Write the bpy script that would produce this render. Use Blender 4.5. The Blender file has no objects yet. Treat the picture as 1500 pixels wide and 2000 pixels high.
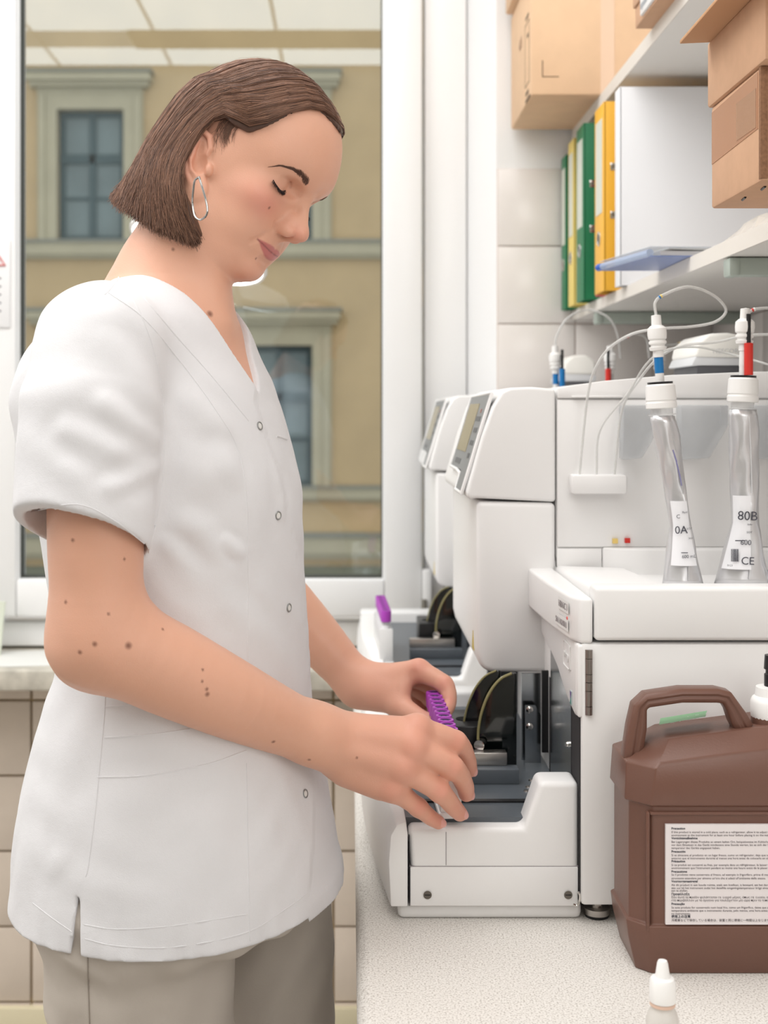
import bpy, bmesh, math, random
import numpy as np
from mathutils import Vector, Matrix

C = bpy.context.scene
rnd = random.Random(7)

# ------------------------------------------------------------------ camera
ZC = 1.3115            # eye height of the camera (m)
FP = 2500.0            # focal length in pixels of the 1500 x 2000 frame
VX, VY = 684.0, 805.0  # principal point (the lens is shifted)
cam_d = bpy.data.cameras.new('camera')
cam = bpy.data.objects.new('camera', cam_d)
C.collection.objects.link(cam)
cam.location = (0, 0, ZC)
cam.rotation_euler = (math.pi / 2, 0, 0)
cam_d.sensor_fit = 'HORIZONTAL'
cam_d.sensor_width = 24.0
cam_d.lens = 24.0 * FP / 1500.0
cam_d.shift_x = (750 - VX) / 1500.0
cam_d.shift_y = (VY - 1000) / 1500.0
cam_d.clip_start = 0.05
cam_d.clip_end = 200
cam_d.dof.use_dof = True
cam_d.dof.focus_distance = 1.235
cam_d.dof.aperture_fstop = cam_d.lens / 1000 / 0.0064
C.camera = cam

# ------------------------------------------------------------------ world (overcast sky)
W = bpy.data.worlds.new('sky')
C.world = W
W.use_nodes = True
bg = W.node_tree.nodes['Background']
bg.inputs['Color'].default_value = (0.97, 0.98, 1.0, 1)
bg.inputs['Strength'].default_value = 1.35

# ------------------------------------------------------------------ lamps of the room, and an added fill
def area(name, loc, sx, sy, power, col, rot=(0, 0, 0)):
    d = bpy.data.lights.new(name, 'AREA')
    d.shape = 'RECTANGLE'; d.size = sx; d.size_y = sy; d.energy = power; d.color = col
    o = bpy.data.objects.new(name, d); C.collection.objects.link(o)
    o.location = loc; o.rotation_euler = rot
    return o
PW = 2.75
for ix in range(5):                       # luminous panels set in the suspended ceiling grid
    for iy in range(5):
        x, y = -2.5 + 0.02 + ix * 0.54 + .265, -0.85 + 0.02 + iy * 0.575 + .2825
        sy, yy = 0.56, y
        if iy == 0: sy, yy = 0.30, -0.66
        area('ceiling_panel_light', (x, yy, 2.990), 0.525, sy, PW * sy / .53 * (1.35 if iy > 2 else 1.0), (1.0, 0.985, 0.965))

area('added_fill_light', (0.48, -0.50, 2.05), 0.46, 0.70, 6, (1.0, 0.975, 0.95),
     (math.radians(58), 0, math.radians(14)))  # unseen fill light, added to brighten her face and the analyzers

vs = C.view_settings
vs.view_transform = 'Standard'
vs.look = 'None'
vs.gamma = 1.0
vs.exposure = -0.07
vs.use_curve_mapping = False

# ------------------------------------------------------------------ helpers
def P(px, py, D):
    """a photo measurement (pixel + distance from the lens, metres) as a point of the room"""
    return np.array([(px - VX) / FP * D, D, ZC - (py - VY) / FP * D])

def lin(c):
    c = c / 255.0
    return c / 12.92 if c <= 0.04045 else ((c + 0.055) / 1.055) ** 2.4
def S(r, g, b):
    return (lin(r), lin(g), lin(b), 1.0)

MATS = {}
def mat(name, col, rough=0.5, metal=0.0, spec=0.5, bump=0.0, bscale=200.0, coat=0.0, trans=0.0,
        alpha=1.0, emit=0.0, sss=0.0, sheen=0.0, ior=1.45, mottled=0.0, mscale=30.0, col2=None):
    if name in MATS: return MATS[name]
    m = bpy.data.materials.new(name); m.use_nodes = True
    nt = m.node_tree; b = nt.nodes['Principled BSDF']
    b.inputs['Base Color'].default_value = col
    b.inputs['Roughness'].default_value = rough
    b.inputs['Metallic'].default_value = metal
    b.inputs['Specular IOR Level'].default_value = spec
    b.inputs['Coat Weight'].default_value = coat
    b.inputs['Coat Roughness'].default_value = 0.15
    b.inputs['Transmission Weight'].default_value = trans
    b.inputs['Alpha'].default_value = alpha
    b.inputs['IOR'].default_value = ior
    if sheen: b.inputs['Sheen Weight'].default_value = sheen
    if sss:
        b.inputs['Subsurface Weight'].default_value = sss
        b.inputs['Subsurface Radius'].default_value = (0.006, 0.0025, 0.0015)
        b.inputs['Subsurface Scale'].default_value = 1.0
    if emit:
        b.inputs['Emission Color'].default_value = col
        b.inputs['Emission Strength'].default_value = emit
    if mottled or bump:
        tc = nt.nodes.new('ShaderNodeTexCoord')
    if mottled:
        n = nt.nodes.new('ShaderNodeTexNoise'); n.inputs['Scale'].default_value = mscale
        n.inputs['Detail'].default_value = 5.0
        nt.links.new(tc.outputs['Object'], n.inputs['Vector'])
        r = nt.nodes.new('ShaderNodeMapRange')
        r.inputs['From Min'].default_value = 0.35; r.inputs['From Max'].default_value = 0.65
        nt.links.new(n.outputs['Fac'], r.inputs['Value'])
        mx = nt.nodes.new('ShaderNodeMix'); mx.data_type = 'RGBA'
        c2 = col2 or tuple(x * (1 - mottled) for x in col[:3]) + (1,)
        mx.inputs['A'].default_value = col; mx.inputs['B'].default_value = c2
        nt.links.new(r.outputs['Result'], mx.inputs['Factor'])
        nt.links.new(mx.outputs['Result'], b.inputs['Base Color'])
    if bump:
        n2 = nt.nodes.new('ShaderNodeTexNoise'); n2.inputs['Scale'].default_value = bscale
        n2.inputs['Detail'].default_value = 3.0
        nt.links.new(tc.outputs['Object'], n2.inputs['Vector'])
        bp = nt.nodes.new('ShaderNodeBump'); bp.inputs['Strength'].default_value = bump
        bp.inputs['Distance'].default_value = 0.002
        nt.links.new(n2.outputs['Fac'], bp.inputs['Height'])
        nt.links.new(bp.outputs['Normal'], b.inputs['Normal'])
    MATS[name] = m
    return m

def link(o, parent=None):
    C.collection.objects.link(o)
    if parent is not None:
        o.parent = parent
        o.matrix_parent_inverse = parent.matrix_basis.inverted()
    return o

def tag(o, label=None, cat=None, group=None, kind=None):
    if label: o['label'] = label
    if cat: o['category'] = cat
    if group: o['group'] = group
    if kind: o['kind'] = kind
    return o

def thing(name, label, cat, loc=(0, 0, 0), group=None):
    o = bpy.data.objects.new(name, None)
    o.empty_display_size = 0.02
    o.location = tuple(loc)
    link(o)
    return tag(o, label, cat, group)

def finish(me, smooth=True, ang=35):
    if smooth and len(me.polygons):
        me.polygons.foreach_set('use_smooth', [True] * len(me.polygons))
        me.set_sharp_from_angle(angle=math.radians(ang))

def obj(name, bm, m=None, parent=None, bev=0.0, seg=2, smooth=True, ang=35, mats=None):
    """one mesh object out of a bmesh; bev rounds its sharp edges"""
    if bev > 0:
        bm.normal_update()
        es = [e for e in bm.edges if len(e.link_faces) == 2 and e.calc_face_angle(0) > math.radians(30)]
        if es:
            bmesh.ops.bevel(bm, geom=es, offset=bev, offset_type='OFFSET', segments=seg, profile=0.5,
                            affect='EDGES', clamp_overlap=True)
    me = bpy.data.meshes.new(name)
    bm.to_mesh(me); bm.free()
    for mm in (mats or ([m] if m else [])): me.materials.append(mm)
    finish(me, smooth, ang)
    return link(bpy.data.objects.new(name, me), parent)

def raw(name, v, f, m=None, parent=None, smooth=True, ang=None):
    me = bpy.data.meshes.new(name)
    me.from_pydata([tuple(map(float, x)) for x in v], [], [tuple(int(i) for i in q) for q in f])
    if m: me.materials.append(m)
    if smooth:
        me.polygons.foreach_set('use_smooth', [True] * len(me.polygons))
        if ang: me.set_sharp_from_angle(angle=math.radians(ang))
    return link(bpy.data.objects.new(name, me), parent)

def again(o, parent=None, loc=None):
    c = o.copy(); C.collection.objects.link(c)
    if parent is not None:
        c.parent = parent; c.matrix_parent_inverse = parent.matrix_basis.inverted()
    if loc is not None: c.location = loc
    return c

def box(x0, x1, y0, y1, z0, z1, bm=None):
    bm = bm or bmesh.new()
    v = [bm.verts.new((x, y, z)) for x in (x0, x1) for y in (y0, y1) for z in (z0, z1)]
    for q in ((0, 1, 3, 2), (4, 6, 7, 5), (0, 4, 5, 1), (2, 3, 7, 6), (0, 2, 6, 4), (1, 5, 7, 3)):
        bm.faces.new([v[i] for i in q])
    return bm

def hexa(p8, bm=None):
    """box out of 8 corners ordered like box(): x-major, then y, then z"""
    bm = bm or bmesh.new()
    v = [bm.verts.new(tuple(p)) for p in p8]
    for q in ((0, 1, 3, 2), (4, 6, 7, 5), (0, 4, 5, 1), (2, 3, 7, 6), (0, 2, 6, 4), (1, 5, 7, 3)):
        bm.faces.new([v[i] for i in q])
    bmesh.ops.recalc_face_normals(bm, faces=bm.faces)
    return bm

def prism(poly, a0, a1, axis='y', bm=None):
    """outline extruded along an axis. axis y: poly is (x,z); axis x: (y,z); axis z: (x,y)"""
    bm = bm or bmesh.new()
    def mk(p, a):
        return {'y': (p[0], a, p[1]), 'x': (a, p[0], p[1]), 'z': (p[0], p[1], a)}[axis]
    A = [bm.verts.new(mk(p, a0)) for p in poly]
    B = [bm.verts.new(mk(p, a1)) for p in poly]
    n = len(poly)
    fs = [bm.faces.new(A), bm.faces.new(B[::-1])]
    for i in range(n):
        j = (i + 1) % n
        fs.append(bm.faces.new((A[j], A[i], B[i], B[j])))
    bmesh.ops.recalc_face_normals(bm, faces=fs)
    return bm

def lathe(prof, c, axis=(0, 0, 1), n=24, bm=None, cap=True):
    """prof: list of (radius, height) turned about an axis through c"""
    bm = bm or bmesh.new()
    ax = Vector(axis).normalized()
    t = Vector((1, 0, 0)) if abs(ax.x) < 0.8 else Vector((0, 1, 0))
    u = (t - ax * t.dot(ax)).normalized(); w = ax.cross(u)
    c = Vector(tuple(c))
    rings = []
    for r, h in prof:
        rings.append([bm.verts.new(c + ax * h + (u * math.cos(2 * math.pi * k / n) + w * math.sin(2 * math.pi * k / n)) * max(r, 1e-5))
                      for k in range(n)])
    for a, b in zip(rings[:-1], rings[1:]):
        for k in range(n):
            bm.faces.new((a[k], a[(k + 1) % n], b[(k + 1) % n], b[k]))
    if cap:
        bm.faces.new(rings[0][::-1]); bm.faces.new(rings[-1])
    bmesh.ops.recalc_face_normals(bm, faces=bm.faces)
    return bm

def spline(pts, n=8):
    """Catmull-Rom through points"""
    p = [np.array(q, float) for q in pts]
    p = [2 * p[0] - p[1]] + p + [2 * p[-1] - p[-2]]
    out = []
    for i in range(1, len(p) - 2):
        for k in range(n):
            t = k / n
            out.append(0.5 * (2 * p[i] + (p[i + 1] - p[i - 1]) * t + (2 * p[i - 1] - 5 * p[i] + 4 * p[i + 1] - p[i + 2]) * t * t
                              + (3 * p[i] - p[i - 1] - 3 * p[i + 1] + p[i + 2]) * t ** 3))
    out.append(p[-2])
    return out

def tube(pts, r, n=8, bm=None, closed=False):
    bm = bm or bmesh.new()
    pts = [Vector(tuple(p)) for p in pts]
    rs = r if hasattr(r, '__len__') else [r] * len(pts)
    rings = []
    up = Vector((0.13, 0.27, 0.95)).normalized()
    prev = None
    m = len(pts)
    for i, p in enumerate(pts):
        if closed: t = pts[(i + 1) % m] - pts[i - 1]
        else: t = pts[min(i + 1, m - 1)] - pts[max(i - 1, 0)]
        t.normalize()
        if prev is None:
            ref = up if abs(t.dot(up)) < 0.9 else Vector((1, 0, 0))
            u = (ref - t * ref.dot(t)).normalized()
        else:
            u = (prev - t * prev.dot(t)).normalized()
        prev = u
        w = t.cross(u)
        rings.append([bm.verts.new(p + (u * math.cos(2 * math.pi * k / n) + w * math.sin(2 * math.pi * k / n)) * rs[i]) for k in range(n)])
    pairs = list(zip(rings[:-1], rings[1:]))
    if closed: pairs.append((rings[-1], rings[0]))
    for a, b in pairs:
        for k in range(n):
            bm.faces.new((a[k], a[(k + 1) % n], b[(k + 1) % n], b[k]))
    if not closed:
        bm.faces.new(rings[0][::-1]); bm.faces.new(rings[-1])
    bmesh.ops.recalc_face_normals(bm, faces=bm.faces)
    return bm

def text(name, body, size, loc, right, up, m, parent=None, depth=0.00015, align='LEFT', bold=0.0):
    """flat print: letters as a thin mesh lying on a surface (right / up are its axes)"""
    cu = bpy.data.curves.new(name, 'FONT'); cu.body = body; cu.size = size; cu.extrude = depth
    cu.align_x = align; cu.offset = bold; cu.resolution_u = 3
    o = bpy.data.objects.new(name, cu); C.collection.objects.link(o)
    r = Vector(tuple(right)).normalized(); u = Vector(tuple(up)); u = (u - r * u.dot(r)).normalized()
    M = Matrix((r, u, r.cross(u))).transposed().to_4x4(); M.translation = Vector(tuple(loc))
    dg = bpy.context.evaluated_depsgraph_get()
    me = bpy.data.meshes.new_from_object(o.evaluated_get(dg))
    bpy.data.objects.remove(o)
    me.transform(M); me.materials.clear(); me.materials.append(m)
    return link(bpy.data.objects.new(name, me), parent)

WHITE = mat('white_plastic', S(242, 241, 240), rough=0.38, bump=0.02, bscale=900)
CREAM = mat('pale_plastic', S(238, 236, 230), rough=0.45)
PAINT = mat('white_wall_paint', S(245, 245, 245), rough=0.7, bump=0.05, bscale=60)
PVC = mat('white_window_frame', S(247, 247, 247), rough=0.3)
BLACK = mat('black_plastic', S(28, 28, 30), rough=0.35)
STEEL = mat('brushed_steel', S(190, 185, 180), rough=0.28, metal=1.0)
CHROME = mat('polished_steel', S(215, 212, 208), rough=0.12, metal=1.0)
INK = mat('black_print', S(60, 60, 66), rough=0.6)
# ================================================================== the room
def struct(name, bm, m, bev=0.0, parent=None, smooth=True):
    o = obj(name, bm, m, parent, bev=bev, smooth=smooth)
    o['kind'] = 'structure'
    return o
XL, XR, YB, YW, ZT = -2.5, 0.74, -0.85, 2.60, 3.0
FLOORM = mat('grey_vinyl_floor', S(176, 170, 162), rough=0.45, mottled=0.12, mscale=18)
GROUT_T = mat('tan_grout', S(190, 168, 132), rough=0.85)
GROUT_P = mat('pale_grout', S(222, 208, 198), rough=0.85)
TILE_B = mat('beige_glazed_tile', S(226, 212, 197), rough=0.22, mottled=0.05, mscale=14)
TILE_P = mat('cream_glazed_tile', S(238, 232, 228), rough=0.2, mottled=0.03, mscale=14)
CEILM = mat('white_ceiling_board', S(236, 240, 243), rough=0.8, bump=0.04, bscale=90)
struct('floor', box(XL - .1, XR + .1, YB - .1, 2.75, -0.08, 0.0), FLOORM)
ceil = struct('ceiling', box(XL - .1, XR + .1, YB - .1, 2.75, ZT + 0.012, ZT + 0.1), mat('ceiling_joint', S(150, 152, 150), rough=0.9))
proto = None
k = 0
for ix in range(6):
    for iy in range(6):
        x0 = XL + 0.02 + ix * 0.54; y0 = YB + 0.02 + iy * 0.575
        if proto is None:
            proto = obj('ceiling_tile', box(0, 0.53, 0, 0.565, 0, 0.02), CEILM, ceil, bev=0.002, seg=1)
            proto.location = (x0, y0, ZT - 0.003)
        else:
            again(proto, ceil, (x0, y0, ZT - 0.003))
gr = box(XL + 1.52, XL + 3.2, -.49, -.23, ZT - 0.016, ZT - .013)
for j in range(9):
    box(XL + 1.52, XL + 3.2, -.487 + j * 0.028, -.475 + j * 0.028, ZT - 0.024, ZT - 0.016, gr)
obj('air_grille', gr, mat('dark_grille', S(86, 82, 62), rough=0.8), ceil)
struct('wall_left', box(XL - .1, XL, YB - .1, 2.75, 0, ZT + .1), PAINT)
struct('wall_rear', box(XL - .1, XR + .1, YB - .1, YB, 0, ZT + .1), mat('grey_rear_wall', S(150, 146, 138), rough=0.8))
wr = struct('wall_right', box(XR, XR + .1, YB - .1, 2.75, 0, ZT + .1), PAINT)

# window wall: below the sill, right of the window, left of the window, above
GX0, GX1, DG = -0.690, 0.0686, 2.69       # glass edges, glass distance
zt = ZC - 0.534
wb = struct('wall_back', box(XL, XR, YW + 0.006, 2.75, 0, ZC - 0.50), GROUT_T)
pit = 0.1532
tz0 = ZC - 0.5845
tp = None
for r in range(-1, 5):
    for c in range(-12, 7):
        x0 = -0.647 + c * pit
        if x0 + pit > XR: continue
        z1 = tz0 - r * pit
        z0 = z1 - pit
        if r == -1: z1 = ZC - 0.52
        if z0 < 0.09: z0 = 0.09
        if z1 - z0 < 0.02: continue
        g = 0.0024
        if r in (0, 1, 2, 3) and z0 > 0.1:
            if tp is None:
                tp = obj('tile', box(g, pit - g, 0, 0.012, g, pit - g), TILE_B, wb, bev=0.0016, seg=2)
                tp.location = (x0, YW - 0.004, z0)
            else:
                again(tp, wb, (x0, YW - 0.004, z0))
        else:
            o = obj('tile', box(g, pit - g, 0, 0.012, g, z1 - z0 - g), TILE_B, wb, bev=0.0016, seg=2)
            o.location = (x0, YW - 0.004, z0)
struct('baseboard_back', box(XL, 0.60, YW - 0.016, YW + 0.01, 0, 0.108), mat('cream_skirting', S(232, 222, 190), rough=0.5), bev=0.004)

# right of the window: plaster above, cream tiles below
wbr = struct('wall_back_right', prism([(0.297, YW), (XR, YW), (XR, 2.78), (0.243, 2.78), (0.243, 2.685)], ZC - 0.5, ZT + .05, 'z'), PAINT)
gb = box(0.298, XR, YW - 0.0015, YW + 0.004, ZC - 0.512, ZC + 0.494)
gback = obj('grout_bed', gb, GROUT_P, wbr, smooth=False)
pit2 = 0.1575
tp2 = None
for r in range(7):
    for c in range(3):
        x0 = 0.2985 + c * pit2; z1 = ZC + 0.494 - r * pit2; z0 = z1 - pit2
        wdt = min(pit2, XR - x0)
        if z0 < ZC - 0.51: z0 = ZC - 0.51
        if z1 - z0 < 0.02: continue
        g = 0.0012
        o = obj('tile', box(g, wdt - g, 0, 0.008, g, z1 - z0 - g), TILE_P, wbr, bev=0.0016, seg=2)
        o.location = (x0, YW - 0.007, z0)
# right wall tiles under the shelf
gb = box(XR - 0.0015, XR + 0.004, 0.75, YW - 0.01, ZC - 0.512, ZC + 0.494)
obj('grout_bed', gb, GROUT_P, wr, smooth=False)
tp3 = obj('tile', box(-0.0075, 0, 0.0012, pit2 - 0.0012, 0.0012, pit2 - 0.0012), TILE_P, wr, bev=0.0016, seg=2)
first = True
for r in range(6):
    for c in range(11):
        loc = (XR - 0.0005, YW - 0.012 - (c + 1) * pit2, ZC + 0.494 - (r + 1) * pit2)
        if first: tp3.location = loc; first = False
        else: again(tp3, wr, loc)
struct('wall_back_left', box(XL, -0.83, YW, 2.78, ZC - 0.5, ZT + .05), PAINT)
struct('wall_back_top', box(-0.83, 0.243, YW, 2.78, ZC + 1.30, ZT + .05), PAINT)

# window: fixed frame, sash, gasket, glass, hinge
zb = ZC - 0.346                       # lower edge of the glass
ztop = ZC + 1.16
def ringframe(x0, x1, z0, z1, w, y0, y1, wb_=None):
    bm = bmesh.new()
    wb_ = wb_ or w
    box(x0, x0 + w, y0, y1, z0, z1, bm); box(x1 - w, x1, y0, y1, z0, z1, bm)
    box(x0 + w, x1 - w, y0, y1, z0, z0 + wb_, bm); box(x0 + w, x1 - w, y0, y1, z1 - w, z1, bm)
    return bm
win = struct('window_1', ringframe(-0.83, 0.243, ZC - 0.489, ztop + 0.14, 0.088, 2.675, 2.76, 0.05), PVC, bev=0.004)
s = obj('sash', ringframe(GX0 - 0.080, GX1 + 0.080, zb - 0.078, ztop + 0.078, 0.078, 2.648, 2.735), PVC, win, bev=0.006)
obj('glazing_bead', ringframe(GX0 - 0.012, GX1 + 0.012, zb - 0.014, ztop + 0.012, 0.0135, 2.662, 2.70), PVC, s, bev=0.004)
obj('gasket', ringframe(GX0 - 0.002, GX1 + 0.002, zb - 0.002, ztop + 0.002, 0.006, 2.672, 2.70), mat('dark_gasket', S(70, 72, 66), rough=0.7), s)
# pane: clear glass that mirrors the room by its Fresnel reflectance
gm = bpy.data.materials.new('window_glass'); gm.use_nodes = True
nt = gm.node_tree; nt.nodes.clear()
out = nt.nodes.new('ShaderNodeOutputMaterial'); mix = nt.nodes.new('ShaderNodeMixShader')
tr = nt.nodes.new('ShaderNodeBsdfTransparent'); tr.inputs['Color'].default_value = (0.86, 0.87, 0.85, 1)
gl = nt.nodes.new('ShaderNodeBsdfGlossy'); gl.inputs['Roughness'].default_value = 0.0; gl.inputs['Color'].default_value = (0.70, 0.83, 0.92, 1)
fr = nt.nodes.new('ShaderNodeFresnel'); fr.inputs['IOR'].default_value = 2.2
nt.links.new(fr.outputs[0], mix.inputs[0]); nt.links.new(tr.outputs[0], mix.inputs[1]); nt.links.new(gl.outputs[0], mix.inputs[2])
nt.links.new(mix.outputs[0], out.inputs[0])
bmg = bmesh.new()
bmg.faces.new([bmg.verts.new(p) for p in ((GX0 - .004, DG, zb - .004), (GX1 + .004, DG, zb - .004), (GX1 + .004, DG, ztop + .004), (GX0 - .004, DG, ztop + .004))])
obj('pane', bmg, gm, win, smooth=False)
hb = box(0.149, 0.168, 2.64, 2.66, ZC - 0.42, ZC - 0.325)
obj('hinge', hb, PVC, win, bev=0.004)
obj('hinge_pin', lathe([(0.006, 0), (0.006, 0.02)], P(828, 1190, 2.635), n=12), mat('dull_metal', S(150, 146, 138), rough=0.5, metal=0.6), win)

STONE = mat('grey_terrazzo', S(214, 208, 194), rough=0.5, mottled=0.35, mscale=22, bump=0.05)
struct('trim_1', box(-1.2, 0.002, 2.45, 2.73, ZC - 0.534, ZC - 0.495), STONE, bev=0.004)

# ------------------------------------------------------------------ facade across the street
FD = 20.0
def F(px, py, d=FD): 
    p = P(px, py, d); return p[0], p[2]
YEL = mat('ochre_render', S(200, 176, 134), rough=0.9, mottled=0.10, mscale=1.2, bump=0.05, bscale=4)
STN = mat('pale_stucco', S(186, 180, 154), rough=0.9, mottled=0.08, mscale=2)
STG = mat('grey_lead_cornice', S(140, 142, 132), rough=0.9)
FRM = mat('petrol_window_paint', S(62, 84, 88), rough=0.6)
GLS = mat('dim_window_glass', S(118, 136, 138), rough=0.25, mottled=0.2, mscale=1.5)
bld = thing('facade_building', 'ochre plastered building with pale window surrounds seen through the window', 'building', (0, FD, -6))
bx0, bx1 = F(-900, 0)[0], F(1500, 0)[0]
ztopb = F(0, -900)[1]
# wall with openings left as holes
cols = [(113, 243), (477, 609)]
cols = [(-255, -125), (113, 243), (480, 610), (846, 976)]
rows = [(215, 470), (675, 950), (-420, -160)]
xs = sorted(set([bx0, bx1] + [F(c, 0)[0] for cc in cols for c in cc]))
zs = sorted(set([-6.0, ztopb] + [F(0, r)[1] for rr in rows for r in rr]))
bmw = bmesh.new()
for i in range(len(xs) - 1):
    for j in range(len(zs) - 1):
        cx, cz = (xs[i] + xs[i + 1]) / 2, (zs[j] + zs[j + 1]) / 2
        hole = any(F(a, 0)[0] < cx < F(b, 0)[0] for a, b in cols) and any(F(0, b)[1] < cz < F(0, a)[1] for a, b in rows)
        if not hole: box(xs[i], xs[i + 1], FD, FD + 0.5, zs[j], zs[j + 1], bmw)
obj('wall', bmw, YEL, bld, smooth=False)
for r0, r1 in rows:
    for c0, c1 in cols:
        x0, z1 = F(c0, r0); x1, z0 = F(c1, r1)
        w = 0.30
        bm = bmesh.new()
        box(x0 - w, x0, FD - 0.09, FD + 0.02, z0, z1 + w * 0.75, bm); box(x1, x1 + w, FD - 0.09, FD + 0.02, z0, z1 + w * 0.75, bm)
        box(x0, x1, FD - 0.09, FD + 0.02, z1, z1 + w * 0.75, bm)
        box(x0 - w + .04, x0 - w + .12, FD - 0.13, FD - 0.05, z0, z1 + w * .7, bm); box(x1 + w - .12, x1 + w - .04, FD - 0.13, FD - 0.05, z0, z1 + w * .7, bm)
        obj('window_surround', bm, STN, bld, smooth=False)
        bm = bmesh.new()
        zz = z1 + w * 0.75
        box(x0 - 0.30, x1 + 0.30, FD - 0.10, FD + 0.02, zz, zz + 0.10, bm)
        box(x0 - 0.40, x1 + 0.40, FD - 0.22, FD + 0.02, zz + 0.10, zz + 0.18, bm)
        box(x0 - 0.44, x1 + 0.44, FD - 0.30, FD + 0.02, zz + 0.18, zz + 0.30, bm)
        obj('cornice', bm, STN, bld, smooth=False)
        obj('lead_flashing', box(x0 - 0.47, x1 + 0.47, FD - 0.33, FD + 0.02, zz + 0.30, zz + 0.345), STG, bld, smooth=False)
        wn = obj('window', ringframe(x0, x1, z0, z1, 0.09, FD + 0.12, FD + 0.2), FRM, bld, smooth=False)
        bm = bmesh.new(); mx = (x0 + x1) / 2; h = z1 - z0
        box(mx - 0.05, mx + 0.05, FD + 0.10, FD + 0.2, z0, z1, bm)
        box(x0, x1, FD + 0.10, FD + 0.2, z0 + h * 0.60, z0 + h * 0.67, bm)
        box(x0, x1, FD + 0.13, FD + 0.18, z0 + h * 0.32, z0 + h * 0.345, bm)
        obj('glazing_bar', bm, FRM, wn, smooth=False)
        for q in range(2):
            for (a, b) in ((0, .32), (.345, .60), (.67, 1)):
                xa = x0 + 0.05 if q == 0 else mx + 0.05; xb = mx - 0.05 if q == 0 else x1 - 0.05
                obj('pane', box(xa, xb, FD + 0.16, FD + 0.17, z0 + h * a, z0 + h * b), GLS, wn, smooth=False)
def course(py0, py1, name='string_course'):
    z1 = F(0, py0)[1]; z0 = F(0, py1)[1]; t = (z1 - z0)
    bm = box(bx0, bx1, FD - 0.16, FD + 0.02, z0 + t * .2, z1 - t * 0.15)
    box(bx0, bx1, FD - 0.10, FD + 0.02, z0, z0 + t * .2, bm)
    obj(name, bm, STN, bld, smooth=False)
    obj('lead_flashing', box(bx0, bx1, FD - 0.2, FD + 0.02, z1 - t * .15, z1), STG, bld, smooth=False)
course(470, 506); course(948, 978); course(1040, 1090); course(-170, -140)
obj('plinth', box(bx0, bx1, FD - 0.12, FD + 0.02, -6, F(0, 1105)[1]), mat('grey_plinth', S(120, 122, 104), rough=0.9), bld, smooth=False)
st = struct('trim_2', box(-30, 30, 3.5, FD + 0.6, -6.2, -6.0), mat('asphalt', S(96, 96, 94), rough=0.9, mottled=0.2, mscale=3))
# ================================================================== worktop
ZT_ = ZC - 0.5115           # top of the worktop
LAM = bpy.data.materials.new('speckled_laminate'); LAM.use_nodes = True
_nt = LAM.node_tree; _b = _nt.nodes['Principled BSDF']; _b.inputs['Roughness'].default_value = .42
_tc = _nt.nodes.new('ShaderNodeTexCoord')
_n = _nt.nodes.new('ShaderNodeTexNoise'); _n.inputs['Scale'].default_value = 560; _n.inputs['Detail'].default_value = 2
_r = _nt.nodes.new('ShaderNodeValToRGB')
_e = _r.color_ramp.elements
_e[0].position = .34; _e[0].color = S(180, 174, 166); _e[1].position = .46; _e[1].color = S(224, 220, 214)
_x = _e.new(.66); _x.color = S(238, 235, 230)
_nt.links.new(_tc.outputs['Object'], _n.inputs['Vector']); _nt.links.new(_n.outputs['Fac'], _r.inputs['Fac']); _nt.links.new(_r.outputs['Color'], _b.inputs['Base Color'])
wt = prism([(XR, ZT_ - .038), (.006, ZT_ - .038), (.006, ZT_ - .012), (.0095, ZT_ - .0035), (.018, ZT_), (XR, ZT_)], 0.32, YW - .006, 'y')
wtop = obj('worktop', wt, LAM, ang=60)
tag(wtop, 'long speckled pale grey laminate worktop carrying the analyzers', 'worktop')
cab = thing('base_cabinet', 'plain white cupboard run underneath the speckled worktop', 'cabinet', (.40, 1.5, 0))
obj('carcass', box(.06, XR - .002, .33, YW - .02, .08, ZT_ - .038), CREAM, cab)
obj('plinth', box(.10, XR - .002, .35, YW - .02, 0, .08), mat('grey_plinth_board', S(150, 148, 144)), cab)
for k in range(4):
    y0 = .335 + k * .56
    d = obj('door', box(.042, .06, y0, y0 + .553, .085, ZT_ - .045), WHITE, cab, bev=.002)
    obj('handle', tube([(.042, y0 + .46, .62), (.022, y0 + .46, .62), (.022, y0 + .46, .74), (.042, y0 + .46, .74)], .005, 8), STEEL, d)

# ================================================================== the two analyzers
GREYM = mat('grey_control_film', S(138, 140, 141), rough=.5)
LCD = mat('yellow_grey_display', S(158, 148, 118), rough=.25)
DARKG = mat('slate_grey_deck', S(92, 98, 104), rough=.32)
DARKP = mat('dark_plate', S(52, 55, 60), rough=.28)
SMOKE = mat('smoked_acrylic', S(8, 13, 12), rough=.06, coat=.5)
AMBER = mat('acrylic_edge', S(150, 142, 100), rough=.15)
MIRR = mat('steel_plate', S(168, 172, 176), rough=.16, metal=1.0)
GAPM = mat('shadow_gap_black', S(46, 44, 46), rough=.9)
CLEAR = mat('milky_clear_plastic', S(236, 236, 236), rough=.22, alpha=.42)
FROST = mat('frosted_bin_plastic', S(214, 217, 220), rough=.3, alpha=.46)
RED = mat('red_plastic', S(214, 52, 42), rough=.4)
BLUE = mat('blue_plastic', S(20, 118, 184), rough=.35)
YELP = mat('yellow_mark', S(236, 205, 120), rough=.5)
PRN = mat('grey_print', S(150, 144, 146), rough=.6)
TUBEM = mat('clear_tubing', S(232, 232, 230), rough=.12, alpha=.62, spec=.8)
WHITEP = mat('white_polymer', S(244, 243, 241), rough=.35)

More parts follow.
